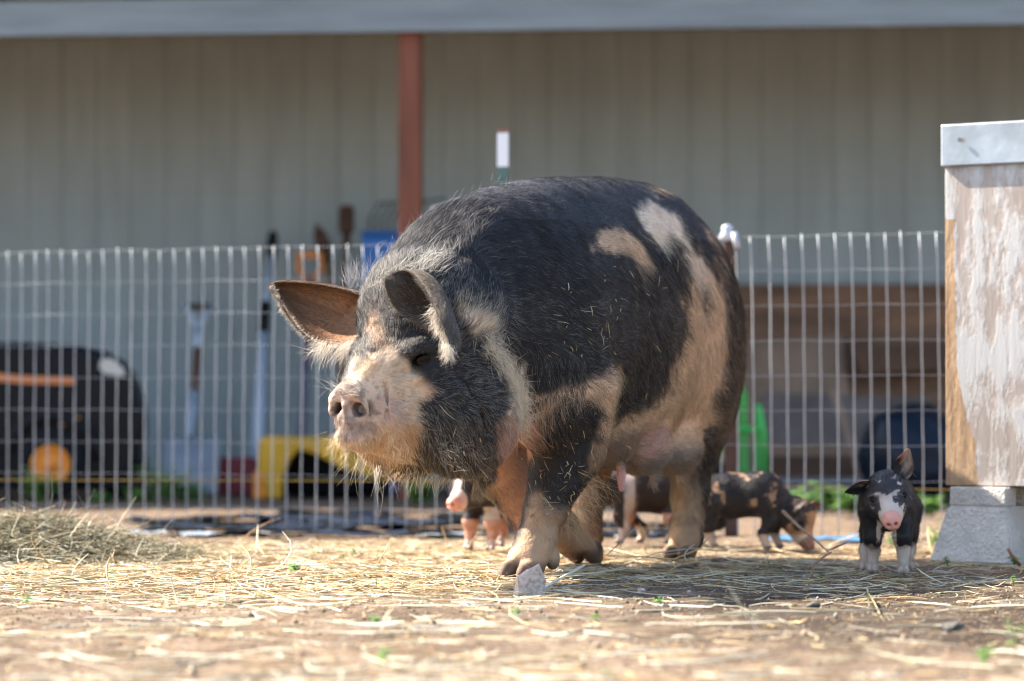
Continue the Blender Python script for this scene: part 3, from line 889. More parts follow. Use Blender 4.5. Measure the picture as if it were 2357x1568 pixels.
# ================================================================== ground
def gx_axis():
    fine = np.arange(-1.9, 1.9001, 0.0125)
    out = np.geomspace(1.95, 160, 34)
    return np.concatenate([-out[::-1], fine, out])
def gy_axis():
    fine = np.arange(3.4, 9.6, 0.0125)
    mid = np.arange(9.6, 15, 0.06)
    return np.concatenate([-np.geomspace(1.0, 160, 20)[::-1], np.linspace(-0.9, 3.3, 16), fine, mid, np.geomspace(15.1, 240, 30)])
def gheight(x, y):
    p = np.stack([x, y, np.zeros_like(x)], -1)
    r = np.sqrt(x * x + (y - 7) ** 2)
    a = fbm(p, 1.3, 90, 2) * 0.010 + fbm(p, 9, 91, 3) * 0.006 + np.maximum(fbm(p, 38, 92, 2), -0.1) * 0.0045
    return a * np.clip(1.6 - r / 12, 0.2, 1) - 0.010
gx, gy = gx_axis(), gy_axis()
GX, GY = np.meshgrid(gx, gy, indexing='ij')
GZ = gheight(GX, GY)
gv = np.stack([GX, GY, GZ], -1).reshape(-1, 3)
ii = np.arange(len(gx) * len(gy)).reshape(len(gx), len(gy))
gf = np.stack([ii[:-1, :-1], ii[1:, :-1], ii[1:, 1:], ii[:-1, 1:]], -1).reshape(-1, 4)

def soil_mat():
    m = bpy.data.materials.new('soil'); nt, b = nodes_of(m)
    tc = nt.nodes.new('ShaderNodeTexCoord')
    def noise(sc, det=6, rough=0.6):
        n = nt.nodes.new('ShaderNodeTexNoise'); n.inputs['Scale'].default_value = sc; n.inputs['Detail'].default_value = det; n.inputs['Roughness'].default_value = rough
        nt.links.new(tc.outputs['Object'], n.inputs['Vector']); return n
    r = nt.nodes.new('ShaderNodeValToRGB'); e = r.color_ramp.elements
    e[0].position = 0.36; e[0].color = (0.060, 0.041, 0.028, 1); e[1].position = 0.66; e[1].color = (0.345, 0.255, 0.180, 1)
    k = e.new(0.50); k.color = (0.165, 0.115, 0.078, 1)
    n1 = noise(3.4, 9, 0.72); n2 = noise(55, 6, 0.75)
    mx = nt.nodes.new('ShaderNodeMath'); mx.operation = 'MULTIPLY_ADD'; mx.inputs[1].default_value = 0.55; 
    sc2 = nt.nodes.new('ShaderNodeMath'); sc2.operation = 'MULTIPLY'; sc2.inputs[1].default_value = 0.48
    nt.links.new(n2.outputs['Fac'], sc2.inputs[0]); nt.links.new(n1.outputs['Fac'], mx.inputs[0]); nt.links.new(sc2.outputs[0], mx.inputs[2])
    nt.links.new(mx.outputs[0], r.inputs[0])
    # bare soil in front of the box, its colour darkened as painted shade
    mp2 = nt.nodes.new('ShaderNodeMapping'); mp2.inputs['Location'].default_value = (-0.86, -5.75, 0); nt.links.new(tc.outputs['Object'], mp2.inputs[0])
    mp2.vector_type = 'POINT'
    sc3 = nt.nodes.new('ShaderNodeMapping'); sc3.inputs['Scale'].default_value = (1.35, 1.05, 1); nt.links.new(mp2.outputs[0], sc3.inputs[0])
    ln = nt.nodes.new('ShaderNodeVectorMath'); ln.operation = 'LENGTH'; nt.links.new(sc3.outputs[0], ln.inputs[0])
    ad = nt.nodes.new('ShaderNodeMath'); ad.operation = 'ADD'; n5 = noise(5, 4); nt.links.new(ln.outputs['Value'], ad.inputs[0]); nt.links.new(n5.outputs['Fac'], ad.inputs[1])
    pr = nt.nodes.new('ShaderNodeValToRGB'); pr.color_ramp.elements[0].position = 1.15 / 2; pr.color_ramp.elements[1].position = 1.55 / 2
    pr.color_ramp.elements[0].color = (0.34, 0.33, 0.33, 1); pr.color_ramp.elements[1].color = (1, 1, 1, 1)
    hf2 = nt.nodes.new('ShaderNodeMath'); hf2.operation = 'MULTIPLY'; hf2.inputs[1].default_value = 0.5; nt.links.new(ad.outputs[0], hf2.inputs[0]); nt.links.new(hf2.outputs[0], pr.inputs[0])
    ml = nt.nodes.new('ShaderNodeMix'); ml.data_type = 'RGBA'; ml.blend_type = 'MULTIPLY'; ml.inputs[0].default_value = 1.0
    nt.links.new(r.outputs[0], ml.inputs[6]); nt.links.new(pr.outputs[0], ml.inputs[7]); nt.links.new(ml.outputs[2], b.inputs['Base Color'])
    b.inputs['Roughness'].default_value = 0.9; b.inputs['Specular IOR Level'].default_value = 0.2
    n3 = noise(160, 5, 0.7)
    bp = nt.nodes.new('ShaderNodeBump'); bp.inputs['Strength'].default_value = 0.9; bp.inputs['Distance'].default_value = 0.006
    nt.links.new(n3.outputs['Fac'], bp.inputs['Height']); nt.links.new(bp.outputs[0], b.inputs['Normal'])
    return m
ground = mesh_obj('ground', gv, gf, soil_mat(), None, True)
tag(ground, kind='structure')

def gz(x, y):
    return gheight(np.asarray(x, float), np.asarray(y, float))

# ------------------------------------------------------------------ straw
def strands(name, pos, az, pitch, L, w, cols, mat_, K=5, bend=0.25, seed=1, parent=None):
    """thin three-sided stalks, each a bent prism"""
    n = len(pos); g = np.random.default_rng(seed)
    t = np.linspace(-0.5, 0.5, K)
    b1 = g.normal(0, bend, n); b2 = g.normal(0, bend * 0.5, n)
    d = np.stack([np.cos(az) * np.cos(pitch), np.sin(az) * np.cos(pitch), np.sin(pitch)], 1)
    s = np.stack([-np.sin(az), np.cos(az), np.zeros(n)], 1)
    u = np.cross(d, s)
    c = pos[:, None, :] + d[:, None, :] * (t[None, :] * L[:, None])[..., None] + s[:, None, :] * ((t ** 2)[None, :] * (b1 * L)[:, None])[..., None] * 2 + u[:, None, :] * ((t ** 2)[None, :] * (b2 * L)[:, None])[..., None]
    zg = gz(c[..., 0], c[..., 1]) + 0.0006
    c[..., 2] = np.maximum(c[..., 2], zg)
    ph = g.uniform(0, 2 * np.pi, n)
    vs = []
    for k in range(3):
        a = ph + 2 * np.pi * k / 3
        off = s * np.cos(a)[:, None] * w[:, None] + u * (np.sin(a) * 0.6)[:, None] * w[:, None]
        tp = np.ones(K); tp[0] = 0.6; tp[-1] = 0.5
        vs.append(c + off[:, None, :] * tp[None, :, None])
    v = np.stack(vs, 2)                      # n,K,3,3
    v = v.reshape(-1, 3)
    base = (np.arange(n) * K * 3)[:, None, None]
    f = []
    for k in range(K - 1):
        for j in range(3):
            f.append([k * 3 + j, k * 3 + (j + 1) % 3, (k + 1) * 3 + (j + 1) % 3, (k + 1) * 3 + j])
    f = (base + np.array(f)[None]).reshape(-1, 4)
    o = mesh_obj(name, v, f, mat_, parent, False)
    set_cols(o, np.repeat(cols, K * 3, 0))
    return o
straw_m = attr_mat('straw', rough=0.42, spec=0.5, trans=0.18)
SC = np.array([(0.84, 0.66, 0.38), (0.90, 0.82, 0.62), (0.62, 0.42, 0.20), (0.50, 0.30, 0.13), (0.80, 0.72, 0.56), (0.44, 0.42, 0.26), (0.60, 0.52, 0.34)])
def scol(n, g, pr=(0.26, 0.22, 0.14, 0.10, 0.14, 0.05, 0.09)):
    return np.clip(SC[g.choice(len(SC), n, p=np.array(pr) / sum(pr))] * g.uniform(0.75, 1.15, (n, 1)), 0, 0.92)
def litter_density(x, y):
    q = topx(np.stack([x, y, np.zeros_like(x)], -1)); px, py = q[:, 0], q[:, 1]
    band = np.clip((1395 - py) / 70, 0, 1) * np.clip((py - 1246) / 12, 0, 1)
    right = np.clip((px - 1220) / 200, 0, 1)
    d = band * (1 - 0.84 * right) + 0.16 * np.clip((1318 - py) / 20, 0, 1) * band * right
    fg = np.clip((py - 1380) / 60, 0, 1) * (0.07 - 0.04 * right) + 0.02
    beyond = (py < 1243) * 0.03
    n = fbm(np.stack([x, y, 0 * x], -1), 2.3, 70, 2)
    return np.clip((d + fg) * (0.9 + 1.0 * n), 0, 1) * (py >= 1243) + beyond
def scatter(n, g, y0=3.7, y1=9.4):
    out = []
    tot = 0
    while tot < n:
        y = g.uniform(y0, y1, n * 4); x = g.uniform(-1, 1, n * 4) * (y * 0.178 + 0.1)
        k = g.random(n * 4) < litter_density(x, y)
        out.append(np.stack([x[k], y[k]], 1)); tot += k.sum()
    return np.concatenate(out)[:n]
g = np.random.default_rng(12)
N1 = 7400
xy = scatter(N1, g)
L1 = g.gamma(3.0, 0.026, N1) + 0.015
zz = gz(xy[:, 0], xy[:, 1]) + np.abs(g.normal(0, 0.004, N1)) + 0.0015
az1 = g.uniform(0, np.pi, N1); pi1 = g.normal(0, 0.07, N1)
up = g.random(N1) < 0.009; pi1[up] = g.uniform(0.3, 1.1, up.sum()); zz[up] += L1[up] * 0.35 * np.sin(pi1[up]); L1[up] *= 0.6
pos1 = np.stack([xy[:, 0], xy[:, 1], zz], 1)
l1 = strands('straw_litter', pos1, az1, pi1, L1, g.uniform(0.0008, 0.0026, N1), scol(N1, g), straw_m, seed=14)
tag(l1, 'loose golden straw stalks scattered over the bare soil', kind='stuff')
# broad pale blades lying in the foreground
N4 = 330
y_ = g.uniform(3.75, 6.3, N4); x_ = g.uniform(-1, 1, N4) * (y_ * 0.178 + 0.1)
k = (g.random(N4) < 0.95 - 0.6 * (x_ > 0.35)); x_, y_ = x_[k], y_[k]; n4 = len(x_)
l4 = strands('straw_blades', np.stack([x_, y_, gz(x_, y_) + 0.003], 1), g.normal(2.9, 0.7, n4), g.normal(0, 0.04, n4), g.gamma(4, 0.022, n4) + 0.03, g.uniform(0.0020, 0.0042, n4), np.array((0.90, 0.83, 0.66)) * g.uniform(0.7, 1.0, (n4, 1)), straw_m, seed=19, bend=0.2)
tag(l4, 'broad bleached straw blades lying flat in the foreground', kind='stuff')
N2 = 20000
xy = scatter(N2, g)
fr = g.random(N2) < 0.45
y_ = g.uniform(3.7, 9.2, N2); x_ = g.uniform(-1, 1, N2) * (y_ * 0.178 + 0.1); xy[fr] = np.stack([x_, y_], 1)[fr]
pos2 = np.stack([xy[:, 0], xy[:, 1], gz(xy[:, 0], xy[:, 1]) + g.uniform(0.0005, 0.003, N2)], 1)
l2 = strands('straw_chaff', pos2, g.uniform(0, np.pi, N2), g.normal(0, 0.2, N2), g.uniform(0.006, 0.028, N2), g.uniform(0.0005, 0.0014, N2),
             scol(N2, g, (0.18, 0.12, 0.22, 0.24, 0.06, 0.06, 0.12)), straw_m, K=2, seed=15)
tag(l2, 'short broken bits of straw and chaff strewn over the soil', kind='stuff')
# crumbs of soil
N3 = 9000
y_ = g.uniform(3.8, 8.6, N3); x_ = g.uniform(-1, 1, N3) * (y_ * 0.178 + 0.1)
rr = g.gamma(1.6, 0.0009, N3) + 0.0006
oct_v = np.array([(1, 0, 0), (-1, 0, 0), (0, 1, 0), (0, -1, 0), (0, 0, 1), (0, 0, -1)], float)
oct_f = np.array([(0, 2, 4), (2, 1, 4), (1, 3, 4), (3, 0, 4), (2, 0, 5), (1, 2, 5), (3, 1, 5), (0, 3, 5)])
cv = (np.stack([x_, y_, gz(x_, y_) + rr * 0.3], 1)[:, None, :] + oct_v[None] * (rr[:, None, None] * g.uniform(0.5, 1.3, (N3, 6, 3)))).reshape(-1, 3)
cf = (np.arange(N3)[:, None, None] * 6 + oct_f[None]).reshape(-1, 3)
crumb = mesh_obj('soil_crumbs', cv, cf, attr_mat('crumb', rough=0.9, spec=0.2), None, False)
cc = np.array([(0.24, 0.17, 0.12), (0.36, 0.28, 0.20), (0.12, 0.085, 0.06), (0.42, 0.37, 0.31)])[g.integers(0, 4, N3)] * g.uniform(0.7, 1.2, (N3, 1))
set_cols(crumb, np.repeat(cc, 6, 0)); tag(crumb, 'small crumbs of soil and grit lying on the ground', kind='stuff')

# ------------------------------------------------------------------ hay pile at the left
hp = empty('hay_pile', (-1.20, 7.75, 0), 0, 'low heap of grey green hay lying on the ground at the left edge', 'hay')
def hay_h(x, y):
    u = (x + 1.37) / 0.50; v_ = (y - 7.75) / 0.34
    r2 = u * u + v_ * v_
    return 0.120 * np.exp(-(np.abs(u) ** 2.4 + v_ * v_) * 1.7) * (1 + 0.35 * fbm(np.stack([x, y, 0 * x], -1), 7, 60, 2))
hxx, hyy = np.meshgrid(np.linspace(-2.1, -0.55, 110), np.linspace(7.2, 8.3, 80), indexing='ij')
hz = hay_h(hxx, hyy) + gz(hxx, hyy) - 0.008
hv = np.stack([hxx + 1.20, hyy - 7.75, hz], -1).reshape(-1, 3)
iq = np.arange(110 * 80).reshape(110, 80)
hf = np.stack([iq[:-1, :-1], iq[1:, :-1], iq[1:, 1:], iq[:-1, 1:]], -1).reshape(-1, 4)
mesh_obj('packed_hay', hv, hf, mat('packed hay', (0.10, 0.10, 0.055), 0.9, noise=0.6, nscale=60, bump=1.0, bscale=120, stretch=(1, 1, 5)), hp, True)
NHY = 5200
x_ = g.uniform(-2.05, -0.62, NHY * 3); y_ = g.uniform(7.25, 8.25, NHY * 3)
k = g.random(NHY * 3) < np.clip(hay_h(x_, y_) / 0.05, 0.0, 1) * 0.9 + 0.02
x_, y_ = x_[k][:NHY], y_[k][:NHY]; m_n = len(x_)
zz = hay_h(x_, y_) + gz(x_, y_) + g.uniform(-0.012, 0.012, m_n)
pt = g.normal(0, 0.22, m_n); st = g.random(m_n) < 0.05; pt[st] = g.uniform(0.4, 1.2, st.sum())
HC = np.array([(0.24, 0.22, 0.13), (0.42, 0.37, 0.24), (0.58, 0.50, 0.32), (0.74, 0.68, 0.50), (0.12, 0.13, 0.07), (0.52, 0.34, 0.16)])
hcol = HC[g.choice(6, m_n, p=(0.26, 0.22, 0.16, 0.14, 0.16, 0.06))] * g.uniform(0.7, 1.15, (m_n, 1))
ho = strands('hay_stalks', np.stack([x_, y_, zz], 1), g.uniform(0, np.pi, m_n), pt, g.gamma(3.5, 0.025, m_n) + 0.02, g.uniform(0.0006, 0.0017, m_n), hcol, straw_m, seed=17, bend=0.4, K=6)
ho.parent = hp; ho.matrix_parent_inverse = Matrix.Translation(Vector((1.20, -7.75, 0)))

# ------------------------------------------------------------------ stones
def stone(name, loc, size, seed, m, label, rz=0.0, cut=7):
    gg = np.random.default_rng(seed)
    bm = bmesh.new(); bmesh.ops.create_icosphere(bm, subdivisions=4, radius=0.5)
    for _ in range(cut):
        n_ = Vector(gg.normal(0, 1, 3)).normalized(); d_ = gg.uniform(0.26, 0.42)
        for v in bm.verts:
            s_ = v.co.dot(n_) - d_
            if s_ > 0: v.co -= n_ * s_
    for v in bm.verts:
        v.co += v.normal * float(fbm(np.array(v.co), 7, seed, 2)) * 0.03
        v.co = Vector((v.co.x * size[0], v.co.y * size[1], v.co.z * size[2]))
    me = bpy.data.meshes.new(name); bm.to_mesh(me); bm.free(); me.materials.append(m)
    o = bpy.data.objects.new(name, me); o.location = loc; o.rotation_euler = (0, 0, rz); link(o)
    return tag(o, label, 'stone')
st_m = mat('stone', (0.70, 0.58, 0.51), 0.85, noise=0.45, nscale=90, bump=0.8, bscale=140)
# the pale broken stone in front of the sow: a wedge with a lit left face and a slanting top
p = G(1218, 1366)
sv_ = [(-0.032, -0.012, 0), (0.030, -0.016, 0), (0.034, 0.026, 0), (-0.022, 0.030, 0), (-0.031, -0.006, 0.036), (0.016, -0.012, 0.066), (0.024, -0.006, 0.046), (0.020, 0.020, 0.056), (-0.018, 0.020, 0.040), (0.032, -0.010, 0.030)]
bm = bmesh.new()
for v in sv_: bm.verts.new(v)
bmesh.ops.convex_hull(bm, input=bm.verts[:])
bmesh.ops.subdivide_edges(bm, edges=bm.edges[:], cuts=5, use_grid_fill=True)
bmesh.ops.recalc_face_normals(bm, faces=bm.faces[:])
for v in bm.verts: v.co += v.normal * float(fbm(np.array(v.co), 60, 3, 3)) * 0.0035
me = bpy.data.meshes.new('stone'); bm.to_mesh(me); bm.free(); me.materials.append(st_m)
o = bpy.data.objects.new('stone', me); o.location = (p.x, p.y, p.z - 0.004); o.rotation_euler = (0, 0, 0.5); link(o)
tag(o, 'pale pinkish broken stone standing upright against the front hoof of the sow', 'stone')
dk_m = mat('dark stone', (0.12, 0.11, 0.10), 0.8, noise=0.4, nscale=80, bump=0.6)
stone('pebble', G(2185, 1440, 0.004), (0.050, 0.035, 0.018), 4, dk_m, 'flat dark pebble on the bare soil below the concrete block')
stone('pebble', G(1475, 1360, 0.003), (0.020, 0.018, 0.014), 5, st_m, 'small tan pebble on the soil right of the pale upright stone')
stone('pebble', G(1870, 1392, 0.003), (0.030, 0.024, 0.016), 6, dk_m, 'small dark lump on the shaded soil in front of the right piglet')

# ------------------------------------------------------------------ seedlings and weeds
leaf_m = attr_mat('weed leaf', rough=0.5, spec=0.4, trans=0.35)
def weed(name, loc, h, nl, leafL, label, seed, spread=0.3, col=(0.13, 0.30, 0.055), stems=1, cat='weed', group=None):
    gg = np.random.default_rng(seed)
    vs, fs, cs = [], [], []
    def add(v, f, c):
        b_ = len(vs); vs.extend(v); fs.extend([tuple(b_ + i for i in q) for q in f]); cs.extend([c] * len(v))
    for s_ in range(stems):
        az = gg.uniform(0, 6.28); ln = gg.uniform(0.1, spread)
        hh = h * gg.uniform(0.7, 1.1)
        base = Vector((gg.normal(0, 0.006 * math.sqrt(stems)), gg.normal(0, 0.006 * math.sqrt(stems)), -0.002)) if stems > 1 else Vector((0, 0, -0.002))
        pts = [base + Vector((math.cos(az) * ln * hh * t * t, math.sin(az) * ln * hh * t * t, hh * t)) for t in np.linspace(0, 1, 6)]
        mb = MB(); mb.tube(pts, [0.0011 * (1.1 - 0.6 * k / 5) for k in range(6)], 5)
        add(mb.v, mb.f, tuple(np.array(col) * (1.2, 0.75, 1.2)))
        for k in range(nl):
            t = 0.35 + 0.65 * (k + 1) / nl
            p_ = pts[min(5, int(t * 5))]
            a_ = k * 2.4 + gg.uniform(-0.5, 0.5); L_ = leafL * gg.uniform(0.6, 1.15) * (0.7 + 0.5 * (1 - abs(t - 0.7)))
            el = gg.uniform(-0.1, 0.8)
            d_ = Vector((math.cos(a_) * math.cos(el), math.sin(a_) * math.cos(el), math.sin(el))); sd2 = Vector((-math.sin(a_), math.cos(a_), 0)); up_ = d_.cross(sd2) * -1
            prof = [(0, 0.05), (0.25, 0.30), (0.5, 0.36), (0.78, 0.24), (1.0, 0.0)]
            v = []
            for (u_, w_) in prof:
                c0 = p_ + d_ * L_ * u_ + Vector((0, 0, -0.35 * L_ * u_ * u_))
                v += [c0 - sd2 * w_ * L_ + up_ * w_ * L_ * 0.35, c0, c0 + sd2 * w_ * L_ + up_ * w_ * L_ * 0.35]
            f = []
            for q in range(4):
                f += [(q * 3, q * 3 + 1, q * 3 + 4, q * 3 + 3), (q * 3 + 1, q * 3 + 2, q * 3 + 5, q * 3 + 4)]
            add(v, f, tuple(np.array(col) * gg.uniform(0.6, 1.4)))
    o = mesh_obj(name, vs, fs, leaf_m, None, True)
    o.location = loc
    set_cols(o, np.clip(np.array(cs), 0, 1))
    return tag(o, label, cat, group)
SG = 'green seedlings sprouting through the straw'
for (px, py, h, nl, ll, lab) in [
    (812, 1282, 0.034, 9, 0.013, 'upright leafy seedling in the straw below the snout of the sow'),
    (790, 1285, 0.016, 6, 0.010, 'tiny low seedling at the left foot of the upright leafy seedling'),
    (722, 1275, 0.012, 7, 0.012, 'flat sprig of small leaves between the hay heap and the upright seedling'),
    (680, 1318, 0.026, 14, 0.016, 'widest bushy seedling in the straw, left of the upright seedling'),
    (866, 1352, 0.028, 7, 0.010, 'thin pale seedling in front of the straw left of the hoof'),
    (866, 1432, 0.020, 9, 0.014, 'blurred grey green seedling on the soil in the middle of the foreground'),
    (885, 1515, 0.018, 8, 0.014, 'blurred bluish seedling nearest to the bottom edge'),
    (62, 1385, 0.020, 8, 0.014, 'blurred seedling in front of the hay heap at far left'),
    (1188, 1408, 0.010, 6, 0.011, 'low seedling on the soil just below the pale upright stone'),
    (1518, 1388, 0.020, 8, 0.013, 'pointed seedling on the soil below the belly of the sow'),
    (1372, 1425, 0.016, 7, 0.012, 'blurred seedling on the soil between stone and dark pebble'),
    (1425, 1334, 0.022, 4, 0.009, 'slim yellow green shoot beside the bent front hoof'),
    (1888, 1330, 0.014, 12, 0.011, 'dark green tufted seedling in front of the grazing piglet'),
    (1770, 1305, 0.030, 6, 0.010, 'slender seedling in the straw below the grazing piglet'),
    (2178, 1300, 0.022, 9, 0.013, 'seedling at the lit left foot of the concrete block'),
    (2332, 1300, 0.030, 12, 0.016, 'leafy seedling at the shaded foot of the concrete block'),
    (2265, 1520, 0.030, 9, 0.018, 'blurred seedling in the right foreground nearest the corner'),
    (2335, 1500, 0.045, 10, 0.018, 'tall blurred weed at the right edge of the foreground'),
    (2330, 1345, 0.020, 9, 0.012, 'small dark seedling on a stalk at the right edge of the shaded soil'),
    (1395, 1555, 0.016, 6, 0.012, 'very blurred sprout at the bottom edge in the middle right')]:
    q = G(px, py); weed('seedling', q, h, nl, ll, lab, int(px + py), group=SG)
WG = 'bright weeds growing between fence and shed'
for (px, py, d, h, st, nl, lab) in [
    (92, 1150, 11.6, 0.13, 16, 10, 'bright weed clump in front of the orange mower wheel'),
    (235, 1158, 11.8, 0.05, 8, 8, 'lowest weed tuft between the mower wheel and the snow shovel'),
    (378, 1150, 11.7, 0.14, 20, 10, 'bright tall weed clump beside the grey snow shovel blade'),
    (432, 1150, 11.7, 0.08, 14, 10, 'small weed clump in front of the grey snow shovel blade'),
    (325, 1155, 11.7, 0.06, 10, 8, 'sparse weed tuft left of the tall clump near the shovel'),
    (965, 1160, 11.5, 0.10, 16, 10, 'soft weed clump right of the foot of the red post'),
    (1612, 1180, 11.0, 0.10, 14, 10, 'weed clump behind the hind leg of the sow'),
    (1885, 1185, 10.6, 0.11, 16, 10, 'weed clump behind the head of the grazing piglet'),
    (1945, 1190, 10.5, 0.09, 18, 10, 'densest weed clump between the two right piglets'),
    (2010, 1192, 10.5, 0.07, 12, 10, 'low weed clump left of the ear of the right piglet'),
    (2140, 1195, 10.3, 0.08, 12, 10, 'dark weed clump between the right piglet and the plywood box')]:
    x_ = (px - CXP) / FPX * d
    weed('weed_clump', Vector((x_, d, 0)), h, nl, 0.034, lab, int(px * 3 + py), spread=0.9, col=(0.14, 0.27, 0.06), stems=st, group=WG)
for (px, py, h, lab) in [(2075, 1262, 0.05, 'loose green weed right behind the right piglet'), (2150, 1262, 0.07, 'leggy weed growing beside the left edge of the concrete block')]:
    weed('weed', G(px, py), h, 9, 0.016, lab, int(px), stems=5, spread=0.7)
# dry stalks standing out of the litter
def stalk(pts, r, col, label):
    mb = MB(); mb.tube(pts, r, 6)
    o = mb.build('dry_stalk', mat('stalk', col, 0.6, noise=0.3, nscale=80), None, smooth=True)
    return tag(o, label, 'stalk', 'dry stalks on the ground')
stalk([P(1800, 1176, 7.55), P(1835, 1210, 7.50), P(1872, 1240, 7.45), P(1905, 1270, 7.40)], [0.0045, 0.0034, 0.0028, 0.0022], (0.50, 0.33, 0.20), 'thick dry stalk leaning in front of the grazing piglet')
stalk([G(1866, 1328, 0.0), P(1872, 1300, 6.85), P(1890, 1284, 6.85), P(1912, 1270, 6.85)], 0.0020, (0.34, 0.20, 0.12), 'curved brown stem left of the right piglet')
stalk([G(1430, 1300, 0.003), P(1510, 1272, 7.30), P(1590, 1262, 7.32), P(1672, 1268, 7.34)], 0.0014, (0.62, 0.52, 0.38), 'long thin arching stalk under the belly of the sow')
stalk([P(1400, 1262, 7.35), P(1470, 1280, 7.28), P(1550, 1287, 7.22), P(1612, 1262, 7.2), P(1626, 1240, 7.2)], 0.0020, (0.70, 0.52, 0.26), 'long golden curved stalk in front of the hind hoof')
stalk([G(1255, 1350, 0.003), P(1290, 1330, 6.68), P(1345, 1300, 6.72)], 0.0030, (0.86, 0.80, 0.66), 'white straight stalk right of the pale upright stone')
stalk([P(1398, 1275, 7.1), P(1430, 1245, 7.15), P(1458, 1218, 7.2)], 0.0016, (0.52, 0.38, 0.22), 'short stalk slanting up between the legs of the sow')
stalk([G(2000, 1395, 0.002), P(1992, 1360, 6.2), P(2010, 1385, 6.0), P(2030, 1425, 5.6)], 0.0018, (0.30, 0.26, 0.12), 'crooked green brown stem on the shaded soil')
stalk([G(2345, 1300, 0.0), P(2325, 1275, 7.3), P(2318, 1262, 7.3)], 0.004, (0.42, 0.22, 0.12), 'reddish broken twig at the shaded foot of the block')
stalk([P(1905, 1266, 7.4), P(1925, 1258, 7.4), P(1955, 1246, 7.4)], [0.0012, 0.0030, 0.0008], (0.24, 0.12, 0.09), 'curled dark dry leaf beside the right piglet')
# ================================================================== the shed behind
SA = math.radians(-5.6)                      # the shed front runs slightly towards us at the right
shed = empty('shed', (-0.41, 12.20, 0), SA, 'long grey green sided shed with pale beam and red post under its overhang', 'shed')
WALLD = 1.45
wall_m = mat('siding', (0.365, 0.405, 0.400), 0.75, noise=0.14, nscale=3.0, bump=0.25, bscale=80, stretch=(4, 4, 0.6))
mb = MB(); sp = 0.1570; gw = 0.007
x0 = -0.41 + 0.0
# grooved boards: real recesses
first = (57 - CXP) / FPX * 13.7 + 0.41
prof = []
xx = first - sp * 40
pts = []
while xx < 9:
    pts += [(xx - gw / 2, 0.0), (xx - gw / 2 + 0.002, 0.004), (xx + gw / 2 - 0.002, 0.004), (xx + gw / 2, 0.0)]
    xx += sp
poly = [(p[0], WALLD + p[1]) for p in pts]
poly = [(poly[0][0] - 0.1, WALLD)] + poly + [(poly[-1][0] + 0.1, WALLD)]
vs, fs = [], []
for (u, v) in poly: vs += [(u, v, 0.06), (u, v, 2.60)]
for i in range(len(poly) - 1): fs.append((2 * i, 2 * i + 2, 2 * i + 3, 2 * i + 1))
xa, xb = poly[0][0], poly[-1][0]
mb.add(vs, fs)
mb.add([(xa, WALLD, 0.06), (xa, WALLD, 2.6), (xa, WALLD + 4, 2.6), (xa, WALLD + 4, 0.06)], [(0, 1, 2, 3)])
mb.add([(xb, WALLD, 0.06), (xb, WALLD, 2.6), (xb, WALLD + 4, 2.6), (xb, WALLD + 4, 0.06)], [(0, 3, 2, 1)])
mb.add([(xa, WALLD + 4, 0.06), (xa, WALLD + 4, 2.6), (xb, WALLD + 4, 2.6), (xb, WALLD + 4, 0.06)], [(0, 1, 2, 3)])
w_ = mesh_obj('wall', mb.v, mb.f, wall_m, shed)
mb = MB(); mb.box(((xa + xb) / 2, WALLD + 2, 0.03), (xb - xa - 0.02, 3.98, 0.06)); mb.build('foundation', mat('foundation', (0.22, 0.21, 0.20), 0.9, noise=0.3, nscale=8), shed)
beam_m = mat('painted beam', (0.255, 0.300, 0.320), 0.7, noise=0.22, nscale=5, bump=0.3, bscale=60, stretch=(0.5, 4, 4))
mb = MB(); mb.box(((xa + xb) / 2, -0.02, 1.860 + 0.071), (xb - xa + 0.2, 0.040, 0.142)); mb.build('fascia', beam_m, shed, bevel=0.003)
mb = MB(); mb.box(((xa + xb) / 2, 0.045, 1.868 + 0.06), (xb - xa + 0.1, 0.088, 0.120)); mb.build('beam', mat('beam wood', (0.22, 0.13, 0.08), 0.8, noise=0.4, nscale=6, stretch=(0.4, 6, 6)), shed)
post_m = mat('stained post', (0.24, 0.072, 0.034), 0.65, noise=0.40, nscale=4, bump=0.35, bscale=50, stretch=(5, 5, 0.5))
for x in (0.0, 4.9, -4.9):
    mb = MB(); mb.box((x, 0.048, 0.932), (0.089, 0.089, 1.868)); mb.build('post', post_m, shed, bevel=0.004)
for k, x in enumerate(np.arange(xa + 0.3, xb, 0.61)):
    pass
mb = MB()
for x in np.arange(xa + 0.3, xb, 0.61): mb.bar((x, 0.09, 2.035), (x, WALLD + 0.002, 2.29), 0.038, 0.089, up=(1, 0, 0))
mb.build('rafters', mat('rafter', (0.07, 0.055, 0.04), 0.85, noise=0.3, nscale=5), shed)
mb = MB()
vs = [(xa - 0.15, -0.10, 2.085), (xb + 0.15, -0.10, 2.085), (xb + 0.15, WALLD + 4.2, 2.83), (xa - 0.15, WALLD + 4.2, 2.83)]
mb.add([Vector(v) for v in vs] + [Vector(v) + Vector((0, 0, 0.03)) for v in vs], [(0, 3, 2, 1), (4, 5, 6, 7), (0, 1, 5, 4), (1, 2, 6, 5), (2, 3, 7, 6), (3, 0, 4, 7)])
mb.build('roof', mat('roof sheet', (0.05, 0.05, 0.05), 0.6, noise=0.2, nscale=4), shed)

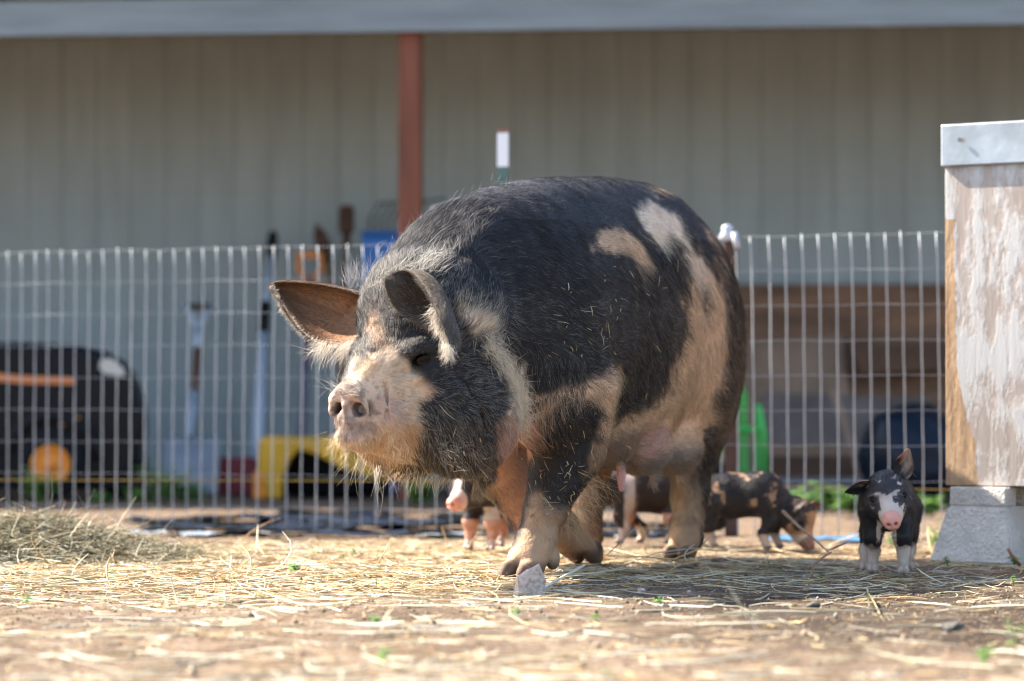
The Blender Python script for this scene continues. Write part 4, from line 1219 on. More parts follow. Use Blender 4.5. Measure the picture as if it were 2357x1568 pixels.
# ================================================================== tools and things under the overhang
def M_(name, col, **k): return mat(name, col, **k)
steel = mat('worn steel', (0.30, 0.30, 0.31), 0.45, metal=0.8, noise=0.4, nscale=14, bump=0.2)
rust = mat('rusty steel', (0.105, 0.045, 0.022), 0.75, noise=0.5, nscale=22, bump=0.4)
ash = mat('wooden shaft', (0.32, 0.20, 0.12), 0.6, noise=0.3, nscale=10)
pale = mat('pale blue shaft', (0.50, 0.58, 0.68), 0.4, noise=0.1, nscale=10)
blackp = mat('black plastic', (0.012, 0.013, 0.015), 0.6, noise=0.3, nscale=10, spec=0.2)
yel = mat('yellow plastic', (0.80, 0.42, 0.02), 0.5, noise=0.2, nscale=6)
org = mat('orange plastic', (0.85, 0.27, 0.02), 0.5)
redp = mat('dark red plastic', (0.22, 0.012, 0.025), 0.5)
greyp = mat('grey blade', (0.40, 0.43, 0.48), 0.5, noise=0.25, nscale=7)

def dgrip(mb, c, w, h, r, side=Vector((1, 0, 0)), up=Vector((0, 0, 1))):
    """a D shaped handle whose stem enters at c"""
    c = Vector(c)
    pts = [c, c + up * h * 0.25 - side * w * 0.42, c + up * h * 0.75 - side * w * 0.5, c + up * h - side * w * 0.38, c + up * h + side * w * 0.38, c + up * h * 0.75 + side * w * 0.5, c + up * h * 0.25 + side * w * 0.42, c]
    mb.tube(pts, r, 8)

# snow shovel with a Y handle
t = empty('snow_shovel', (P(440, 1145, 12.7).x, 12.7, 0), 0, 'grey snow shovel with a brown shaft and pale forked handle leaning on the shed wall', 'shovel', 'long tools leaning on the shed wall')
ox = t.location.copy()
def rel_(px, py, d): return P(px, py, d) - ox
mb = MB(); a, b = rel_(447, 905, 13.1), rel_(455, 800, 13.35); mb.tube([a, b], 0.017, 10); mb.build('shaft', mat('brown shaft', (0.15, 0.055, 0.03), 0.5), t, smooth=True)
mb = MB(); mb.tube([rel_(434, 1010, 12.9), rel_(438, 965, 13.0), rel_(447, 905, 13.1)], [0.012, 0.020, 0.022], 10); mb.build('socket', pale, t, smooth=True)
mb = MB(); c = rel_(457, 798, 13.36); mb.tube([rel_(455, 805, 13.35), rel_(457, 755, 13.42)], [0.024, 0.024], 10)
for s in (-1, 1): mb.tube([rel_(457, 760, 13.42), rel_(457 + 14 * s, 735, 13.45), rel_(457 + 30 * s, 704, 13.5)], [0.020, 0.014, 0.012], 8)
mb.build('yoke', pale, t, smooth=True)
mb = MB(); mb.tube([rel_(427, 706, 13.5), rel_(487, 706, 13.5)], 0.014, 8); mb.build('grip', rust, t, smooth=True)
vs, fs = [], []
nx_, nz_ = 12, 8
for i in range(nx_ + 1):
    for j in range(nz_ + 1):
        u = i / nx_ * 2 - 1; v = j / nz_
        vs.append(Vector((u * 0.112, 0.12 * v * v - 0.03 - 0.05 * (u * u) * (1 if True else 0), 0.245 * v + 0.005 - 0.02 * (1 - u * u) * 0)))
for i in range(nx_):
    for j in range(nz_):
        a = i * (nz_ + 1) + j; fs.append((a, a + nz_ + 1, a + nz_ + 2, a + 1))
o = mesh_obj('blade', vs, fs, greyp, t, True); sm = o.modifiers.new('s', 'SOLIDIFY'); sm.thickness = 0.006

# white pole tool with red blade
t = empty('snow_scraper', (P(560, 1135, 12.8).x, 12.8, 0), 0, 'dark red blade on a long pale pole with black grips leaning on the shed wall', 'scraper', 'long tools leaning on the shed wall')
ox = t.location.copy()
mb = MB(); mb.tube([rel_(592, 1065, 12.85), rel_(597, 960, 12.95), rel_(600, 870, 13.1), rel_(607, 760, 13.25)], [0.026, 0.026, 0.022, 0.020], 10); mb.build('lower_pole', pale, t, smooth=True)
mb = MB(); mb.tube([rel_(607, 760, 13.25), rel_(622, 590, 13.5)], 0.016, 10); mb.build('upper_pole', pale, t, smooth=True)
mb = MB(); mb.tube([rel_(606, 765, 13.23), rel_(611, 700, 13.33)], 0.024, 10); mb.build('grip', blackp, t, smooth=True)
mb = MB(); mb.tube([rel_(622, 600, 13.5), rel_(625, 572, 13.53), rel_(628, 536, 13.56)], [0.020, 0.026, 0.020], 10); mb.build('grip', blackp, t, smooth=True)
mb = MB(); mb.prism([(-0.10, 0.005), (0.075, 0.005), (0.07, 0.135), (0.04, 0.16), (-0.095, 0.16)], -0.04, 0.0); mb.build('blade', redp, t, bevel=0.006)

# yellow D grip shovel
t = empty('yellow_shovel', (P(700, 1140, 12.6).x, 12.6, 0), 0, 'big yellow snow scoop with a D shaped grip leaning on the shed wall', 'shovel', 'long tools leaning on the shed wall')
ox = t.location.copy()
mb = MB(); mb.tube([rel_(695, 1010, 12.7), rel_(712, 645, 13.4)], 0.019, 10); mb.build('shaft', mat('dark shaft', (0.10, 0.09, 0.13), 0.5), t, smooth=True)
mb = MB()
c = rel_(714, 648, 13.41)
mb.tube([c, c + Vector((-0.030, 0, 0.020)), c + Vector((-0.050, 0, 0.065)), c + Vector((-0.052, 0, 0.115)), c + Vector((0.052, 0, 0.115)), c + Vector((0.050, 0, 0.065)), c + Vector((0.030, 0, 0.020)), c], [0.018, 0.014, 0.014, 0.016, 0.016, 0.014, 0.014, 0.018], 10)
mb.build('grip', org, t, smooth=True)
mb = MB()
mb.prism([(x_, z_) for x_, z_ in [((q[0] - 700) / FPX * 12.6, CAM_H + (HZ - q[1]) / FPX * 12.6) for q in [(590, 1146), (600, 1010), (612, 1004), (775, 1006), (800, 1030), (870, 1068), (902, 1072), (900, 1098), (860, 1098), (790, 1078), (730, 1046), (690, 1034), (668, 1060), (652, 1100), (650, 1146)]]], -0.06, 0.05)
mb.build('scoop', yel, t, bevel=0.008)
mb = MB(); mb.prism([((q[0] - 700) / FPX * 12.6, CAM_H + (HZ - q[1]) / FPX * 12.6) for q in [(586, 1146), (588, 1085), (606, 1085), (612, 1146)]], -0.085, -0.062); mb.build('orange_strip', org, t, bevel=0.004)  # orange strip at the left end of the scoop
# black tub behind the scoop
t = empty('black_tub', (P(770, 1150, 12.85).x, 12.85, 0), 0, 'black rubber tub lying behind the yellow scoop at the shed wall', 'tub')
mb = MB(); mb.lathe([(0.17, 0.0), (0.225, 0.01), (0.25, 0.19), (0.262, 0.195), (0.262, 0.21), (0.235, 0.21), (0.215, 0.03), (0.001, 0.025)], n=32); mb.build('tub_body', blackp, t, smooth=True)
mb = MB(); mb.tube([(-0.26, 0, 0.19), (-0.30, 0, 0.20), (-0.30, 0, 0.15), (-0.25, 0, 0.14)], 0.010, 8); mb.build('rope_handle', blackp, t, smooth=True)

# upside-down spades
def spade(px0, px1, pxb, pyb, shape, label, d0=12.75, m=rust, tilt=0.0):
    t = empty('spade', (P(px0, 1140, d0).x, d0, 0), 0, label, 'spade', 'long tools leaning on the shed wall')
    ox_ = t.location
    mb = MB(); mb.tube([(0, 0, 0.01), P(px1, pyb, 13.45) - ox_], 0.016, 10); mb.build('shaft', ash, t, smooth=True)
    s = 13.45 / FPX
    c = P(pxb, pyb, 13.45) - ox_
    ca, sa = math.cos(tilt), math.sin(tilt)
    poly = [(c.x + (x * ca - z * sa) * s, c.z + (x * sa + z * ca) * s) for x, z in shape]
    mb = MB(); mb.prism(poly, c.y - 0.008, c.y + 0.004); mb.build('blade', m, t, bevel=0.003)
    mb = MB(); mb.tube([P(px1, pyb + 25, 13.40) - ox_, P(pxb, pyb - 6, 13.45) - ox_], [0.020, 0.017], 10); mb.build('socket', m, t, smooth=True)
    return t
spade(780, 797, 797, 542, [(-10, 0), (10, 0), (18, 14), (18, 62), (12, 70), (-12, 70), (-18, 62), (-18, 14)], 'brown square spade standing upside down, highest tool left of the red post')
spade(820, 752, 748, 575, [(-14, 0), (14, 0), (18, 16), (14, 42), (0, 66), (-14, 42), (-18, 16)], 'rusty pointed spade standing upside down behind the D grip', tilt=0.35)
# manure fork, upside down, tines up
t = empty('garden_fork', (P(880, 1140, 12.9).x, 12.9, 0), 0, 'dark many tined fork standing upside down behind the red post', 'fork', 'long tools leaning on the shed wall')
ox = t.location.copy()
mb = MB(); mb.tube([(0, 0, 0.01), rel_(905, 560, 13.4)], 0.016, 10); mb.build('shaft', ash, t, smooth=True)
mb = MB()
for k in range(7):
    x_ = 858 + k * 16
    mb.tube([rel_(895 + k * 3, 560, 13.42), rel_(x_ - 6, 540, 13.42), rel_(x_ - 8 + k * 2, 505, 13.38), rel_(x_ + 12 + k * 1.5, 466, 13.30)], [0.006, 0.005, 0.005, 0.004], 6)
mb.tube([rel_(872, 468, 13.36), rel_(965, 463, 13.36)], 0.005, 6)
mb.build('tines', mat('dark tine', (0.06, 0.06, 0.06), 0.5, metal=0.5), t, smooth=True)
t = empty('wire_handle_tool', (P(1000, 1150, 13.0).x, 13.0, 0), 0, 'thin dark wire loop tool leaning right of the red post', 'tool')
ox = t.location.copy()
mb = MB(); mb.tube([(0, 0, 0.0), rel_(985, 700, 13.4), rel_(975, 520, 13.5), rel_(1015, 490, 13.5), rel_(1024, 458, 13.5), rel_(965, 464, 13.5)], 0.006, 6); mb.build('wire_loop', mat('dark wire', (0.07, 0.07, 0.07), 0.5, metal=0.4), t, smooth=True)
# blue bin on end
t = empty('blue_bin', (P(885, 1150, 13.1).x, 13.1, 0), 0, 'tall bright blue plastic bin standing behind the red post', 'bin')
w = 0.17; zt = P(880, 548, 13.2).z
mb = MB(); mb.box((0, 0, zt / 2), (w, 0.24, zt), taper=1.08); mb.build('bin_body', mat('blue plastic', (0.012, 0.13, 0.42), 0.45, noise=0.2, nscale=5), t, bevel=0.012)
mb = MB(); mb.box((0, 0, zt + 0.009), (w * 1.14, 0.28, 0.018)); mb.build('lid', mat('blue lid', (0.010, 0.11, 0.36), 0.45), t, bevel=0.006)

# riding mower at the left
t = empty('riding_mower', (P(130, 1140, 12.5).x, 12.5, 0), math.radians(4), 'black riding mower with orange wheel hubs parked at the left under the overhang', 'mower')
s = 12.5 / FPX
def mp(px, py): return ((px - 130) * s, CAM_H + (HZ - py) * s)
hood = [mp(*q) for q in [(-420, 1095), (-420, 800), (-200, 792), (60, 790), (190, 797), (245, 810), (285, 832), (308, 862), (322, 900), (332, 945), (335, 985), (328, 1060), (300, 1098), (200, 1100)]]
bm_ = MB(); bm_.prism(hood, -0.24, 0.24); hood_o = bm_.build('hood', mat('black paint', (0.005, 0.006, 0.009), 0.35, spec=0.18), t, bevel=0.03, seg=4)
mb = MB(); mb.prism([mp(*q) for q in [(-60, 852), (-60, 872), (60, 884), (178, 886), (184, 878), (178, 870), (60, 866)]], -0.246, -0.238); mb.build('stripe', mat('orange stripe', (0.62, 0.20, 0.06), 0.4), t)
mb = MB(); mb.prism([mp(*q) for q in [(145, 962), (193, 958), (196, 976), (148, 980)]], -0.246, -0.238); mb.build('emblem', mat('emblem', (0.80, 0.34, 0.05), 0.4), t)
mb = MB(); mb.prism([mp(*q) for q in [(240, 830), (262, 826), (292, 850), (294, 868), (250, 862), (236, 848)]], -0.200, -0.196)
o = mb.build('headlight', mat('headlight', (0.55, 0.53, 0.48), 0.3), t); o.location.y = -0.046
for name, px_, r_out, yy in (('wheel', 132, 0.140, -0.27), ('wheel', 268, 0.120, 0.18), ('wheel', -330, 0.24, -0.27)):
    cx_, cz_ = mp(px_, 1075); cz_ = r_out
    mb = MB(); R_ = r_out
    mb.lathe([(R_ * 0.55, -0.055), (R_ * 0.92, -0.060), (R_, -0.040), (R_, 0.040), (R_ * 0.92, 0.060), (R_ * 0.55, 0.055)], axis='Y', c=(cx_, yy, cz_), n=36)
    wo = mb.build(name, mat('tyre', (0.010, 0.010, 0.012), 0.8, bump=0.5, bscale=40, spec=0.2), t, smooth=True)
    mb = MB(); mb.lathe([(0.001, -0.085), (R_ * 0.12, -0.085), (R_ * 0.16, -0.074), (R_ * 0.46, -0.072), (R_ * 0.50, -0.080), (R_ * 0.56, -0.078), (R_ * 0.56, -0.02), (0.001, -0.02)], axis='Y', c=(cx_, yy, cz_), n=36)
    mb.build('hub', org, wo, smooth=True)
cx_, _ = mp(132, 1075)
mb = MB()
mb.tube([(cx_ + 0.19 * math.cos(a), -0.28, 0.14 + 0.19 * math.sin(a)) for a in np.linspace(0.1, 2.9, 14)], 0.022, 8)
mb.build('fender', blackp, t, smooth=True)
mb = MB(); mb.prism([mp(*q) for q in [(-200, 1125), (-200, 1080), (100, 1070), (330, 1075), (335, 1120)]], -0.20, 0.20); mb.build('mower_deck', blackp, t, bevel=0.01)

# right side: plywood and lumber leaning on the wall
bw = mat('weathered plywood', (0.26, 0.135, 0.075), 0.75, noise=0.55, nscale=3.0, bump=0.3, bscale=40, stretch=(1, 1, 3))
bw2 = mat('paler plywood', (0.34, 0.22, 0.145), 0.75, noise=0.4, nscale=4.0, bump=0.3, bscale=40)
brown_m = mat('dark board', (0.13, 0.065, 0.035), 0.8, noise=0.4, nscale=5)
def panel(name, q, d0, d1, th, m, label, cat, group=None):
    """q: bottom-left, bottom-right, top-right, top-left picture points; leans from d0 (foot) to d1 (top)"""
    dd = [d0, d0, d1, d1]
    pts = [P(*a, d) for a, d in zip(q, dd)]
    if min(p.z for p in pts[:2]) < 0:
        for p in pts[:2]: p.z = max(p.z, 0.004)
    c = sum(pts, Vector()) / 4
    bk = Vector((0, th, 0))
    mb = MB(); mb.add([p - c for p in pts] + [p + bk - c for p in pts], [(0, 1, 2, 3), (7, 6, 5, 4), (0, 4, 5, 1), (1, 5, 6, 2), (2, 6, 7, 3), (3, 7, 4, 0)])
    o = mb.build(name, m, None, bevel=0.002); o.location = c
    return tag(o, label, cat, group)
PG = 'boards stacked against the shed wall'
panel('plywood_sheet', [(1500, 1132), (2420, 1132), (2420, 653), (1500, 655)], 12.95, 13.35, 0.018, bw, 'wide reddish brown plywood sheet leaning behind everything at the right of the shed wall', 'board', PG)
panel('plywood_sheet', [(1640, 1120), (1985, 1120), (1935, 770), (1690, 790)], 12.80, 13.18, 0.015, bw2, 'paler slanting plywood piece in front of the wide brown sheet', 'board', PG)
panel('plywood_sheet', [(1745, 1125), (2150, 1125), (2140, 915), (1755, 905)], 12.60, 12.95, 0.015, mat('greyed board', (0.20, 0.15, 0.13), 0.8, noise=0.4, nscale=5), 'low greyish board behind the lumber at the right', 'board', PG)
panel('plank', [(1985, 860), (2240, 845), (2240, 790), (1960, 800)], 13.0, 13.02, 0.03, brown_m, 'dark short plank wedged across the plywood near the box', 'board', PG)
panel('plank', [(1765, 1098), (1965, 1098), (1965, 1052), (1765, 1052)], 12.35, 12.35, 0.10, brown_m, 'lower dark brown beam lying by the green frame', 'lumber', 'beams lying at the foot of the wall')
panel('plank', [(1755, 1050), (1955, 1050), (1955, 1022), (1755, 1022)], 12.37, 12.37, 0.10, mat('tan lumber', (0.30, 0.19, 0.12), 0.8, noise=0.3, nscale=6), 'upper tan beam lying on the dark beam', 'lumber', 'beams lying at the foot of the wall')
panel('plank', [(1755, 1150), (2000, 1150), (2000, 1100), (1755, 1100)], 12.2, 12.2, 0.20, mat('grey sleeper', (0.25, 0.25, 0.26), 0.85, noise=0.3, nscale=6), 'grey sleeper lying on the ground under the brown beams', 'lumber', 'beams lying at the foot of the wall')
def lean(a, b, d0, d1, w, m, label, t_=None):
    A, B_ = P(*a, d0), P(*b, d1); c = (A + B_) / 2
    mb = MB(); mb.bar(A - c, B_ - c, w, t_ or w * 0.5, up=(0, 1, 0)); o = mb.build('leaning_board', m, None, bevel=0.002); o.location = c
    return tag(o, label, 'board', PG)
lean((1990, 1125), (1918, 900), 12.3, 12.5, 0.035, bw2, 'thin pale board slanting left of the black bag')
lean((1700, 1120), (1642, 990), 12.0, 12.2, 0.040, mat('tan stick', (0.42, 0.25, 0.13), 0.7), 'tan stick slanting behind the green frame')
# green garden seat frame
t = empty('green_cart', (P(1700, 1140, 11.8).x, 11.8, 0), 0, 'bright green metal cart frame behind the rump of the sow', 'cart')
ox = t.location.copy()
grn = mat('green paint', (0.055, 0.46, 0.085), 0.35, noise=0.2, nscale=8)
mb = MB()
for dpt in (11.8, 12.1):
    mb.tube([rel_(1622, 1120, dpt), rel_(1640, 1040, dpt), rel_(1690, 925, dpt), rel_(1706, 895, dpt)], 0.012, 8)
    mb.tube([rel_(1760, 1120, dpt), rel_(1758, 1000, dpt), rel_(1745, 930, dpt)], 0.012, 8)
    mb.tube([rel_(1640, 985, dpt), rel_(1760, 990, dpt)], 0.012, 8)
mb.tube([rel_(1706, 895, 11.8), rel_(1706, 895, 12.1)], 0.012, 8)
mb.build('frame', grn, t, smooth=True)
for qs in ([(1668, 960), (1684, 925), (1692, 1085), (1672, 1070)], [(1706, 900), (1724, 902), (1726, 1090), (1708, 1092)], [(1742, 935), (1754, 950), (1752, 1080), (1740, 1085)]):
    mb = MB(); mb.prism([((q[0] - 1700) / FPX * 11.9, CAM_H + (HZ - q[1]) / FPX * 11.9) for q in qs], 0.10, 0.14); mb.build('tray_slat', grn, t, bevel=0.004)
mb = MB(); mb.lathe([(0.02, -0.02), (0.075, -0.022), (0.085, 0), (0.075, 0.022), (0.02, 0.02)], axis='Y', c=(rel_(1640, 1090, 11.85).x, rel_(1640, 1090, 11.85).y, 0.085), n=28); mb.build('wheel', blackp, t, smooth=True)
# black bag
def blob(name, c, size, m, label, cat, seed, sub=4, amp=0.22):
    bm = bmesh.new(); bmesh.ops.create_icosphere(bm, subdivisions=sub, radius=0.5)
    for v in bm.verts:
        q_ = np.array(v.co)
        v.co *= 1 + amp * float(fbm(q_, 3.0, seed, 3))
        v.co += v.normal * float(np.abs(vnoise(q_, 9, seed + 5))) * 0.03
        v.co = Vector((v.co.x * size[0], v.co.y * size[1], max(v.co.z * size[2], -size[2] * 0.42)))
    me = bpy.data.meshes.new(name); bm.to_mesh(me); bm.free(); me.materials.append(m)
    me.polygons.foreach_set('use_smooth', np.ones(len(me.polygons), dtype=bool))
    o = bpy.data.objects.new(name, me); o.location = c; link(o); return tag(o, label, cat)
bagm = mat('black sheet', (0.006, 0.012, 0.024), 0.4, bump=0.5, bscale=14, spec=0.25)
blob('black_bag', (P(2105, 1000, 11.9).x, 11.9, 0.175), (0.42, 0.42, 0.42), bagm, 'bulky black plastic bag on the ground between the boards and the box', 'bag', 3)
# black plastic sheet rumpled on the ground behind the fence
def rumple(name, x0, x1, y0, y1, amp, m, label, cat, seed, nx=90, ny=50, sx=4.0, sy=9.0, edge=0.15):
    xs, ys = np.meshgrid(np.linspace(0, 1, nx), np.linspace(0, 1, ny), indexing='ij')
    X = x0 + (x1 - x0) * xs; Y = y0 + (y1 - y0) * ys
    p_ = np.stack([X * sx, Y * sy, 0 * X], -1)
    e = fbm(np.stack([X * 1.5, Y * 2, 0 * X], -1), 1.0, seed + 3, 2) * edge
    Y = Y + e * (y1 - y0) * 1.5
    Z = gz(X, Y) + 0.006 + np.maximum(fbm(p_, 1.0, seed, 3), -0.05) * amp + np.abs(vnoise(p_, 2.2, seed + 9)) * amp * 0.35
    v = np.stack([X, Y, Z], -1).reshape(-1, 3); c = v.mean(0); c[2] = 0
    i_ = np.arange(nx * ny).reshape(nx, ny)
    f = np.stack([i_[:-1, :-1], i_[1:, :-1], i_[1:, 1:], i_[:-1, 1:]], -1).reshape(-1, 4)
    o = mesh_obj(name, v - c, f, m, None, True); o.location = c; return tag(o, label, cat)
tarp_m = mat('black tarp', (0.010, 0.012, 0.016), 0.16, noise=0.3, nscale=4, spec=0.8)
for k_, (pa, pb, ya, yb, amp, lab) in enumerate([
    (640, 1100, 10.70, 10.92, 0.022, 'farthest thin strip of black plastic sheet on the ground behind the fence'),
    (290, 1120, 9.95, 10.22, 0.030, 'second strip of black plastic sheet on the ground behind the fence'),
    (330, 1180, 9.42, 9.66, 0.034, 'shiny rumpled black plastic strip right behind the foot of the fence'),
    (380, 1120, 8.88, 9.06, 0.022, 'nearest strip of black plastic sheet at the far edge of the straw'),
    (1250, 1600, 9.5, 9.8, 0.028, 'strip of black plastic sheet seen between the legs of the sow'),
    (1150, 1640, 8.95, 9.10, 0.018, 'low strip of black plastic sheet behind the hind legs of the sow')]):
    ym = (ya + yb) / 2
    rumple('plastic_sheet', (pa - CXP) / FPX * ym, (pb - CXP) / FPX * ym, ya, yb, amp, tarp_m, lab, 'plastic sheet', 5 + k_ * 10)
highlight_m = mat('sheet highlight', (0.50, 0.56, 0.62), 0.25, noise=0.5, nscale=10)  # pale pieces added as painted highlights on the rumpled black plastic
for k_, (pa, pb, ya, yb, lab) in enumerate([(420, 620, 8.98, 9.12, 'pale painted highlight of the black plastic at the straw edge below the snow shovel'), (930, 1075, 9.0, 9.14, 'pale painted highlight of the black plastic at the straw edge left of the chin piglet'), (300, 380, 9.0, 9.1, 'small pale painted highlight of the black plastic beside the right end of the hay heap')]):
    ym = (ya + yb) / 2
    rumple('sheet_highlight', (pa - CXP) / FPX * ym, (pb - CXP) / FPX * ym, ya, yb, 0.030, highlight_m, lab, 'plastic sheet', 105 + k_ * 10, nx=50, ny=20)
rumple('blue_tarp', 0.72, 1.02, 8.62, 8.80, 0.018, mat('blue tarp', (0.09, 0.22, 0.38), 0.4, noise=0.3, nscale=12), 'small crumpled scrap of light blue tarp on the ground by the grazing piglet', 'tarp', 35, nx=40, ny=24)

# ================================================================== fence
FA, FB = Vector((-1.66, 9.96, 0)), Vector((1.23, 8.75, 0))
fdir = (FB - FA).normalized(); fn = Vector((-fdir.y, fdir.x, 0))
F0 = FA - fdir * 1.65; FL = (FB - FA).length + 3.4
fence = empty('wire_fence', tuple(F0), math.atan2(fdir.y, fdir.x), 'low galvanised welded wire fence of tall narrow cells across the yard', 'fence')
wire_m = mat('galvanised wire', (0.56, 0.60, 0.63), 0.38, metal=0.15, noise=0.25, nscale=15)
gg = np.random.default_rng(4)
mb = MB(); H_ = 0.875
nv_ = int(FL / 0.0508)
wav = lambda x, z: 0.006 * math.sin(x * 1.7 + z * 3) + 0.004 * math.sin(x * 9)
for i in range(nv_):
    x = i * 0.0508; sl = gg.normal(0, 0.0012); dz = gg.normal(0, 0.003)
    pts = []
    for k in range(19):
        z = -0.02 + (H_ + 0.02 + dz) * k / 18
        lean_ = 0.0006 * math.sin(z * 30.9 + 0.4) + sl * k / 18 + (0.004 * max(0, (z - 0.78)) / 0.1) * -1.2
        pts.append((x + lean_ + 0.006 * (z / H_) * math.sin(x * 0.9), wav(x, z), z))
    mb.tube(pts, 0.0019, 5)
for j in range(9):
    z = 0.06 + j * 0.1016
    z = min(z, H_ - 0.003)
    pts = [(x, wav(x, z) - 0.0025, z + 0.0015 * math.sin(x * 21 + j)) for x in np.linspace(0, FL, 160)]
    mb.tube(pts, 0.0006, 5)
mb.build('wire_mesh', wire_m, fence, smooth=True)
def onf(px):
    """distance along the fence whose picture column is px"""
    u = (px - CXP) / FPX
    s_ = (u * F0.y - F0.x) / (fdir.x - u * fdir.y)
    return s_
# T-post with white top
s_ = onf(1151); hT = CAM_H + (HZ - 295) / FPX * (F0 + fdir * s_).y
mb = MB()
def tprof(zl, zh, mb, g_=0.0):
    mb.box((s_, 0.020, (zl + zh) / 2), (0.034 + g_, 0.005 + g_, zh - zl)); mb.box((s_, 0.036, (zl + zh) / 2), (0.006 + g_, 0.028 + g_, zh - zl))
tprof(-0.05, hT - 0.115, mb)
for k in range(18): mb.box((s_, 0.014, 0.06 + k * 0.055), (0.012, 0.007, 0.02))
pst = mb.build('post', mat('green post', (0.08, 0.15, 0.135), 0.5, noise=0.3, nscale=20), fence)
mb = MB(); tprof(hT - 0.115, hT - 0.012, mb, 0.001); mb.build('white_tip', mat('white paint', (0.80, 0.82, 0.86), 0.5), pst)
mb = MB(); tprof(hT - 0.012, hT, mb, 0.0015); mb.build('rusty_end', mat('rust end', (0.25, 0.12, 0.09), 0.8), pst)
s_ = onf(1676); zt = CAM_H + (HZ - 552) / FPX * (F0 + fdir * s_).y
mb = MB(); mb.box((s_, 0.028, zt / 2 - 0.02), (0.034, 0.034, zt + 0.04)); pst = mb.build('post', mat('brown stake', (0.085, 0.045, 0.035), 0.8, noise=0.3), fence, bevel=0.003)
mb = MB(); mb.lathe([(0.010, 0), (0.020, 0.005), (0.022, 0.022), (0.014, 0.030), (0.018, 0.040), (0.012, 0.048), (0.001, 0.050)], c=(s_ - 0.008, 0.015, zt - 0.004), n=20)
mb.tube([(s_ + 0.02, -0.004, zt + 0.02), (s_ + 0.03, -0.008, zt - 0.025)], 0.010, 8); mb.build('insulator', mat('white insulator', (0.50, 0.52, 0.58), 0.3), pst, smooth=True)
# yellow and black twine
mb = MB()
tp = []
for k in range(170):
    u = k / 169; s_ = 0.05 + (FL - 0.1) * u
    q = F0 + fdir * s_ - fn * -0.004
    tp.append(Vector((q.x, q.y - 0.012, 0.142 - 0.006 * math.sin(u * 9) * 1 + 0.000)))
mb.tube(tp, 0.0016, 6)
tm = bpy.data.materials.new('twine'); nt, b = nodes_of(tm)
tc = nt.nodes.new('ShaderNodeTexCoord'); wv_ = nt.nodes.new('ShaderNodeTexWave'); wv_.inputs['Scale'].default_value = 28; wv_.inputs['Distortion'].default_value = 1
rmp = nt.nodes.new('ShaderNodeValToRGB'); rmp.color_ramp.elements[0].color = (0.05, 0.04, 0.02, 1); rmp.color_ramp.elements[1].color = (0.75, 0.48, 0.05, 1); rmp.color_ramp.elements[0].position = 0.3; rmp.color_ramp.elements[1].position = 0.5
nt.links.new(tc.outputs['Object'], wv_.inputs['Vector']); nt.links.new(wv_.outputs['Fac'], rmp.inputs[0]); nt.links.new(rmp.outputs[0], b.inputs['Base Color'])
tag(mb.build('twine', tm, None, smooth=True), 'thin yellow and black electric twine strung low along the wire fence', 'twine')

